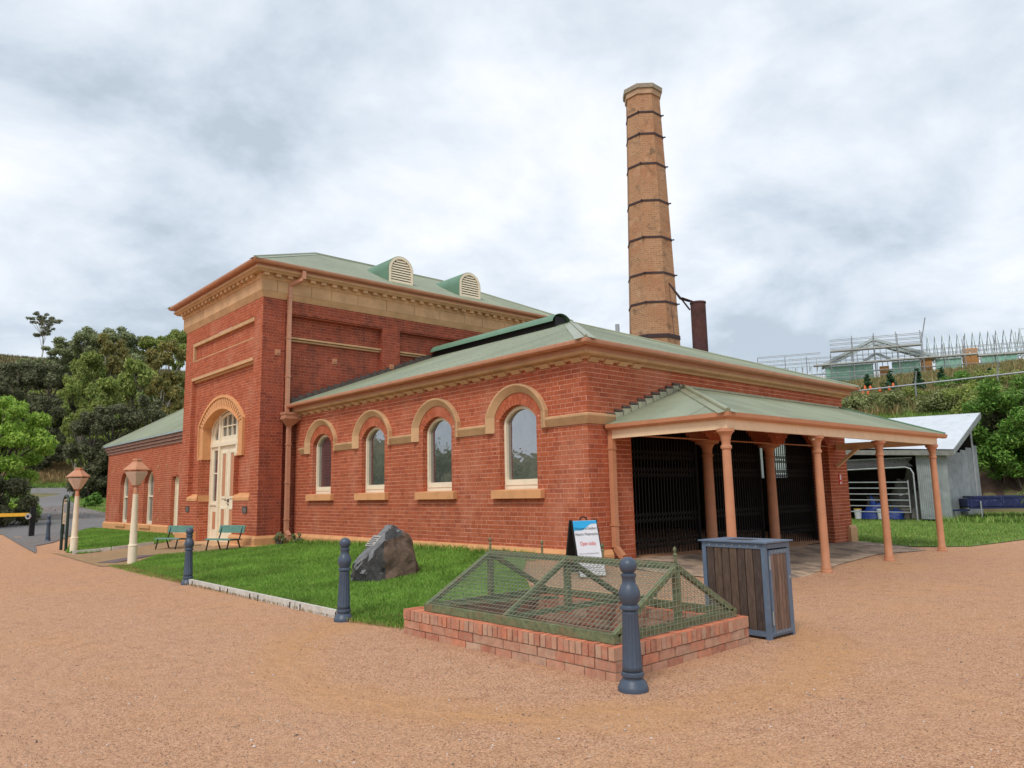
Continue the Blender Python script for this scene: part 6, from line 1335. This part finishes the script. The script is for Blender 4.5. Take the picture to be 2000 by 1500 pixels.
# ------------------------------------------------------------------ trees and shrubs
def crown_mesh(name, clumps, nleaf, size, material, seed, flat=.75, droop=0.0, aspect=1.6):
    """leaf quads spread through clumps (x,y,z,r): denser near the clump surface, open between clumps"""
    g = np.random.default_rng(seed); w = np.array([c[3]**2 for c in clumps]); w = w/w.sum(); idx = g.choice(len(clumps), nleaf, p=w); cl = np.array(clumps)[idx]
    d = g.normal(size=(nleaf, 3)); d /= np.linalg.norm(d, axis=1)[:, None]; rr = cl[:, 3]*(g.random(nleaf)**.38)*g.uniform(.85, 1.12, nleaf)
    P = cl[:, :3]+d*rr[:, None]*np.array([1, 1, flat]); P[:, 2] -= droop*g.random(nleaf)*cl[:, 3]
    n_ = d*.6+g.normal(size=(nleaf, 3))*.6+np.array([0, 0, .5]); n_ /= np.linalg.norm(n_, axis=1)[:, None]
    t = np.cross(n_, g.normal(size=(nleaf, 3))); t /= np.linalg.norm(t, axis=1)[:, None]; b = np.cross(n_, t); s = size*g.uniform(.6, 1.4, nleaf)[:, None]
    V = np.stack([P-t*s*aspect*.5, P-b*s*.32, P+t*s*aspect*.5, P+b*s*.32], 1).reshape(-1, 3)
    return fastmesh(name, V, np.arange(4*nleaf).reshape(-1, 4), material, None)
def clumps(H, Wd, n, base, seed, shape='round', rmin=.14, rmax=.26):
    r_ = random.Random(seed); out = []
    while len(out) < n:
        z = r_.uniform(base, 1.0); t = (z-base)/(1-base)
        if shape == 'round': m = math.sqrt(max(0, 1-(2*t-1)**2))*.9+.1
        elif shape == 'cone': m = 1-t*.85
        elif shape == 'vase': m = .35+.75*t if t < .8 else .95-(t-.8)*2
        else: m = .8
        a = r_.uniform(0, 6.283); q = math.sqrt(r_.random())*m*Wd/2*.85; rad = r_.uniform(rmin, rmax)*Wd*(.6+.4*m)
        out.append((q*math.cos(a), q*math.sin(a), z*H-rad*.4, rad))
    return out
def tree_proto(kind, H, Wd, ncl, base, shape, mat_, bark, nleaf, size, seed, trunk=.03, flat=.75, rmin=.14, rmax=.26, droop=0.0):
    t = thing(kind, '', 'tree', (0, 0, 0)); cl = clumps(H, Wd, ncl, base, seed, shape, rmin, rmax); r_ = random.Random(seed+5); m_ = MB(); top = H*.86; pts = []; x = y = 0
    for i in range(7): pts.append((x, y, -.4+(top+.4)*i/6)); x += r_.uniform(-.02, .02)*H; y += r_.uniform(-.02, .02)*H
    m_.tube(pts, [trunk*H*(1.25-i/6*1.05) for i in range(7)], 8)
    for c in sorted(cl, key=lambda c: -c[3])[:max(6, ncl//2)]:
        k = min(5, max(1, int((c[2]/top)*6*.72))); p = Vector(pts[k]); q = Vector(c[:3]); mid = p.lerp(q, .55)+Vector((0, 0, .04*H*r_.uniform(-.3, 1))); m_.tube([p, mid, q], [trunk*H*.42, trunk*H*.26, trunk*H*.08], 6)
    m_.build('trunk', bark, t, local=True, smooth=True); o = crown_mesh('crown', cl, nleaf, size, mat_, seed, flat, droop); o.parent = t; return t
protos = {
 'euc': tree_proto('eucalypt_tree', 14, 10, 46, .24, 'round', L_EUC, M_BARK, 17000, .30, 101, .022, .62, .08, .15, .15),
 'euc2': tree_proto('eucalypt_tree', 14, 9, 40, .34, 'vase', L_OLIVE, M_BARK, 14000, .30, 102, .022, .6, .07, .14, .2),
 'rust': tree_proto('rusty_eucalypt_tree', 13, 9, 44, .2, 'round', L_RUST, M_BARK, 16000, .30, 103, .022, .65, .08, .15),
 'dark': tree_proto('dark_she_oak_tree', 13, 8, 46, .05, 'round', L_DARK, M_BARKD, 20000, .27, 104, .025, .85, .10, .18),
 'olive': tree_proto('olive_green_tree', 10, 8, 42, .1, 'round', L_OLIVE, M_BARKD, 15000, .28, 105, .025, .75, .09, .16),
 'thin': tree_proto('tall_thin_gum_tree', 13, 9, 44, .56, 'vase', mat('sparse gum leaf', (.16, .17, .1), .6, .2, .4, 0, hue=[(.18, .2, .11), (.3, .31, .2), (.4, .39, .27)], trans=.2), mat('white bark', (.55, .51, .45), .8, .2, 3, 0), 3400, .32, 106, .013, .6, .055, .10),
 'lime': tree_proto('lime_green_tree', 7, 8.5, 80, .04, 'round', L_LIME, M_BARKD, 42000, .15, 107, .03, .5, .06, .12),
}
used = {}
def plant(kind, x, y, H, W, label, rz, group, z=None):
    p = protos[kind]; o = p if kind not in used else copy_tree(p); used[kind] = 1; h0 = {'euc': 14, 'euc2': 14, 'rust': 13, 'dark': 13, 'olive': 10, 'thin': 13, 'lime': 7}[kind]; w0 = {'euc': 10, 'euc2': 9, 'rust': 9, 'dark': 8, 'olive': 8, 'thin': 9, 'lime': 8.5}[kind]
    o.location = (x, y, (T(x, y) if z is None else z)-.3); o.scale = (W/w0, W/w0, H/h0); o.rotation_euler = (0, 0, R(rz)); o['label'] = label; o['group'] = group; return o
GT = 'trees on the hillside left of the pump hall'
def at(px, py, dist):
    """point seen in the photograph at this pixel of its 2000 x 1500 frame, this many metres into the scene"""
    v = _f+_r2*((px-1000)/1435.74)-_u2*((py-750)/1435.74); return CAM+v*dist
HILLTREES = [   # kind, x px, top py, depth, width px, label
 ('thin', 85, 612, 160, 68, 'tall sparse gum with bare white trunk alone on the ridge'),
 ('euc', 190, 628, 135, 85, 'grey green eucalypt with pale top highest in the middle of the hill'),
 ('euc', 245, 630, 140, 90, 'eucalypt on the skyline just right of the highest one'),
 ('euc2', 300, 655, 138, 80, 'loose eucalypt on the skyline right of the hill middle'),
 ('euc', 128, 655, 140, 75, 'eucalypt on the skyline left of the highest one'),
 ('rust', 330, 660, 105, 95, 'rusty tipped eucalypt close beside the pump hall corner'),
 ('euc2', 352, 640, 130, 70, 'pale thin eucalypt half hidden behind the pump hall'),
 ('rust', 215, 650, 112, 80, 'large olive eucalypt with orange new tips in the hill middle'),
 ('euc', 262, 672, 118, 80, 'mid grey eucalypt right of the orange tipped one'),
 ('olive', 175, 690, 105, 75, 'bright olive tree low left of the orange tipped eucalypt'),
 ('dark', 40, 705, 100, 110, 'broad dark she-oak above the lime green tree'),
 ('dark', 100, 705, 96, 95, 'tall dark she-oak in the hollow left of the hill middle'),
 ('dark', 90, 770, 88, 80, 'dark she-oak low behind the lime green tree'),
 ('dark', 5, 730, 90, 80, 'dark tree at the picture edge above the lime green tree'),
 ('olive', 140, 735, 95, 60, 'round olive tree with orange tips above the road bend'),
 ('olive', 265, 705, 98, 90, 'yellow green tree in front of the pale eucalypts'),
 ('rust', 320, 735, 95, 85, 'rusty olive tree low beside the pump hall'),
 ('olive', 205, 740, 92, 80, 'olive tree just above the dark spreading she-oak'),
 ('dark', 225, 785, 72, 110, 'dark spreading she-oak right behind the wing roof'),
 ('dark', 180, 800, 70, 80, 'dark she-oak whose skirt meets the wing corner'),
 ('euc2', 155, 795, 80, 60, 'slim mid green tree left of the dark spreading she-oak'),
 ('dark', 290, 770, 75, 90, 'dark she-oak behind the wing roof beside the tall hall'),
 ('euc', 60, 690, 128, 50, 'small eucalypt below the tall sparse gum'),
]
for i, (k, px_, py_, dp, wpx, lab) in enumerate(HILLTREES):
    q = at(px_, py_, dp); zb_ = T(q.x, q.y); plant(k, q.x, q.y, max(3, q.z-zb_+.3), wpx*dp/1435.74*1.15, lab, 47*i, GT)
for i, (px_, py_, dp, wpx, hm, lab) in enumerate(((6, 775, 46, 205, 1.0, 'big lime green leafy tree at the left picture edge'), (-60, 800, 40, 120, 1.0, 'lime green tree cut by the left picture edge'))):
    q = at(px_, py_, dp); plant('lime', q.x, q.y, q.z-T(q.x, q.y)+.3, wpx*dp/1435.74*1.1, lab, 70*i, 'lime green trees at the road edge')
# a wood across the yard that the window glass reflects
cl_ = []
for x, y, H, W in ((-34, 72, 5.5, 13), (-46, 66, 4.5, 13), (-58, 58, 4.5, 14), (-24, 80, 7, 14), (-72, 52, 4, 13), (-86, 48, 4, 15)):
    for c in clumps(H, W, 14, .1, int(x*7)): cl_.append((c[0]+x, c[1]+y, c[2]+T(x, y), c[3]))
stuff(crown_mesh('distant_woods', cl_, 16000, .5, L_EUC, 77, .8))

def shrub(name, cx, cy, cz, rx, ry, rz_, material, nleaf, size, seed, label, cat='shrub', group=None, ncl=14):
    r_ = random.Random(seed); t = thing(name, label, cat, (cx, cy, cz), 0, group); cl = []
    for i in range(ncl):
        a = r_.uniform(0, 6.283); q = math.sqrt(r_.random())*.8; h = r_.uniform(.15, .85)*math.sqrt(max(.05, 1-q*q)); cl.append((q*rx*math.cos(a), q*ry*math.sin(a), h*rz_, r_.uniform(.22, .38)*min(rx, ry, rz_*1.2)))
    m_ = MB()
    for c in cl[:6]: m_.tube([(c[0]*.2, c[1]*.2, -.2), (c[0]*.6, c[1]*.6, c[2]*.5), c[:3]], [.05, .035, .015], 5)
    m_.build('stem', M_BARKD, t, local=True); o = crown_mesh('crown', cl, nleaf, size, material, seed, .85); o.parent = t; return t
GB = 'shrubs on the bank above the shed'
def ground_at(px, py, d0=20, d1=400):
    d = d0
    while d < d1:
        q = at(px, py, d)
        if q.z <= T(q.x, q.y): return q, d
        d *= 1.006
    return at(px, py, d1), d1
BANK = [   # x px, bottom py, width px, height px, leaf, label
 (1960, 950, 130, 260, 'L_BUSH', 'tall bright green bush at the right picture edge'),
 (2010, 960, 120, 300, 'L_BUSH', 'bright green bush cut by the right picture edge'),
 (1925, 850, 110, 120, 'L_OLIVE', 'olive bush above the trailer'),
 (1985, 900, 120, 170, 'L_DARK', 'dark bush on the earth bank behind the trailer'),
 (1935, 905, 90, 90, 'L_DARK', 'small dark bush low on the earth bank'),
 (1890, 800, 110, 60, 'L_OLIVE', 'rounded olive bush below the fence at right'),
 (1870, 765, 90, 40, 'L_BUSH', 'green bush along the fence at right'),
 (1945, 770, 90, 55, 'L_OLIVE', 'olive bush against the fence, nearest the picture edge'),
 (1700, 800, 80, 40, 'L_SAGE', 'grey green scrub beside the boiler house eave'),
 (1755, 805, 80, 42, 'L_SAGE', 'grey green scrub left of the middle fence post'),
 (1835, 808, 90, 45, 'L_SAGE', 'grey green scrub right of the middle fence post'),
 (1790, 790, 70, 35, 'L_OLIVE', 'olive scrub behind the middle fence post'),
 (1665, 815, 60, 40, 'L_SAGE', 'scrub half hidden by the verandah roof'),
 (1735, 775, 50, 30, 'L_SAGE', 'straw coloured scrub above the flame flowers'),
 (1850, 782, 60, 36, 'L_SAGE', 'straw coloured scrub above the shed roof'),
 (1980, 830, 80, 100, 'L_BUSH', 'bright bush between the fence and the dark bush'),
]
for i, (px_, py_, wpx, hpx, lf, lab) in enumerate(BANK):
    q, d = ground_at(px_, py_); s_ = d/1435.74
    shrub('bank_shrub', q.x, q.y, q.z, wpx*s_*.55, wpx*s_*.55, hpx*s_, globals()[lf], 12000 if hpx > 100 else 4200, .11 if hpx > 100 else .12, 300+i, lab, 'shrub', GB, 30 if hpx > 100 else 18)
for i, (px_, py_, hpx) in enumerate(((1697, 765, 44), (1743, 770, 58), (1795, 770, 62), (1842, 755, 48), (1885, 752, 28), (1935, 740, 30))):
    q, d = ground_at(px_, py_+6); s_ = d/1435.74; H = hpx*s_
    t = thing('young_pine', ['young pine left of the flame flowers', 'young pine above the flame flowers', 'young pine at the bent middle fence post', 'young pine right of the bent fence post', 'small young pine before the green glazing at right', 'small young pine near the right fence post'][i], 'tree', (q.x, q.y, q.z), 0, 'young pines along the hilltop')
    MB().tube([(0, 0, -.2), (0, 0, H*.95)], [.06*H*.4, .02], 6).build('trunk', M_BARKD, t, local=True)
    cl = [(rnd.uniform(-.1, .1)*H*(1-k/9), rnd.uniform(-.1, .1)*H*(1-k/9), H*(.12+.85*k/9), H*.24*(1-k/10.5)) for k in range(9)]; o = crown_mesh('crown', cl, 900, .22, L_FIR, 400+i, .5); o.parent = t
q, d = ground_at(1715, 785); fl_ = thing('flame_flowers', 'cluster of orange red flower spikes on the bank below a young pine', 'flowers', (q.x, q.y, q.z))
for i in range(8): x = rnd.uniform(-.5, .5); y = rnd.uniform(-1.3, 1.3); h = rnd.uniform(.5, 1.3); m_ = MB(); m_.tube([(x, y, 0), (x, y, h)], .02, 5); m_.build('stem', L_BUSH, fl_, local=True); m_ = MB(); m_.lathe([(.05, h), (.11, h+.1), (.09, h+.3), (.01, h+.42)], 8, (x, y, 0)); m_.build('flower_head', M_ORANGE, fl_, local=True)
# rough growth on the slopes
def tufts(name, n, fx, hmin, hmax, wid, material, seed):
    g = np.random.default_rng(seed); P = []
    while len(P) < n:
        q = fx(g)
        if q is not None: P.append(q)
    P = np.array(P); n = len(P); k = 5; V = []; ang = g.uniform(0, 6.28, (n, k)); h = g.uniform(hmin, hmax, (n, k)); ln = h*g.uniform(.1, .7, (n, k))
    base = P[:, None, :]+np.stack([g.normal(size=(n, k))*wid*2, g.normal(size=(n, k))*wid*2, np.zeros((n, k))-.05], 2)
    d = np.stack([-np.sin(ang), np.cos(ang), 0*ang], 2)*wid; tip = base+np.stack([np.cos(ang)*ln, np.sin(ang)*ln, h], 2)
    V = np.stack([base-d, base+d, tip], 2).reshape(-1, 3); return stuff(fastmesh(name, V, np.arange(len(V)).reshape(-1, 3), material))
def reg(x0, x1, y0, y1):
    def f(g): x = g.uniform(x0, x1); y = g.uniform(y0, y1); return (x, y, T(x, y))
    return f
tufts('bank_grass', 16000, reg(43, 56, 8, 26), .15, .5, .05, M_BLADE2, 51); tufts('bank_scrub_grass', 9000, reg(52, 84, 6, 42), .3, .9, .09, M_DRYBL, 52); tufts('bank_green_growth', 9000, reg(52, 84, 6, 42), .3, .9, .1, L_SAGE, 53)
tufts('mound_dry_grass', 9000, reg(-4, 40, 97.5, 110), .25, .8, .07, M_DRYBL, 54); tufts('verge_grass', 6000, reg(12, 32, 96.5, 99), .1, .35, .06, M_BLADE2, 55)
def vg(g):
    x = g.uniform(10, 24); y = g.uniform(45, 88); return (x, y, T(x, y)) if not inpoly(x, y, ROAD) and (x > 14 or y < 86) else None
tufts('verge_grass', 9000, vg, .08, .25, .05, M_BLADE2, 56)
tufts('hillside_grass', 16000, reg(0, 75, 108, 230), .4, 1.3, .16, mat('hill tuft', (.2, .17, .08), .8, .2, 1, 0, hue=[(.10, .11, .04), (.2, .17, .08), (.28, .22, .11), (.13, .15, .05)]), 57)
tufts('rubbish_weeds', 1500, reg(33.4, 39, 7, 11), .1, .4, .04, M_BLADE2, 58)
cl_ = []
for i in range(40):      # understorey on the hill
    x = rnd.uniform(4, 68); y = rnd.uniform(104, 175); s_ = rnd.uniform(1.4, 3.2)
    for k in range(6): cl_.append((x+rnd.uniform(-1, 1)*s_, y+rnd.uniform(-1, 1)*s_, T(x, y)+s_*rnd.uniform(.2, .8), s_*.45))
stuff(crown_mesh('undergrowth', cl_, 26000, .32, L_OLIVE, 78, .8))
q = at(182, 985, 58); shrub('fern_bush', q.x, q.y, T(q.x, q.y), .8, .8, 1.3, L_BUSH, 2600, .16, 700, 'fresh green bush at the road side, left of the wing corner')
q = at(2, 985, 41.5); shrub('skirt_bush', q.x, q.y, T(q.x, q.y), 1.7, 1.7, 3.2, L_DARK, 9000, .12, 701, 'dark green bush at the foot of the lime green trees')
gc = TA+TD*3.0+TN*.75; shrub('green_waste', gc.x, gc.y, .72, 1.3, .7, .62, L_SAGE, 2600, .10, 702, 'heap of cut green branches in the blue trailer', 'green waste')
for i, (x, y, s_) in enumerate(((9.25, 20.08, .22), (9.66, 19.7, .26))): shrub('weed_tuft', x, y, T(x, y), s_, s_, .42, L_EUC, 700, .035, 710+i, ['dark weed clump left of the downpipe foot', 'dark weed clump right of the downpipe foot'][i], 'weed', 'weeds at the downpipe foot', 8)
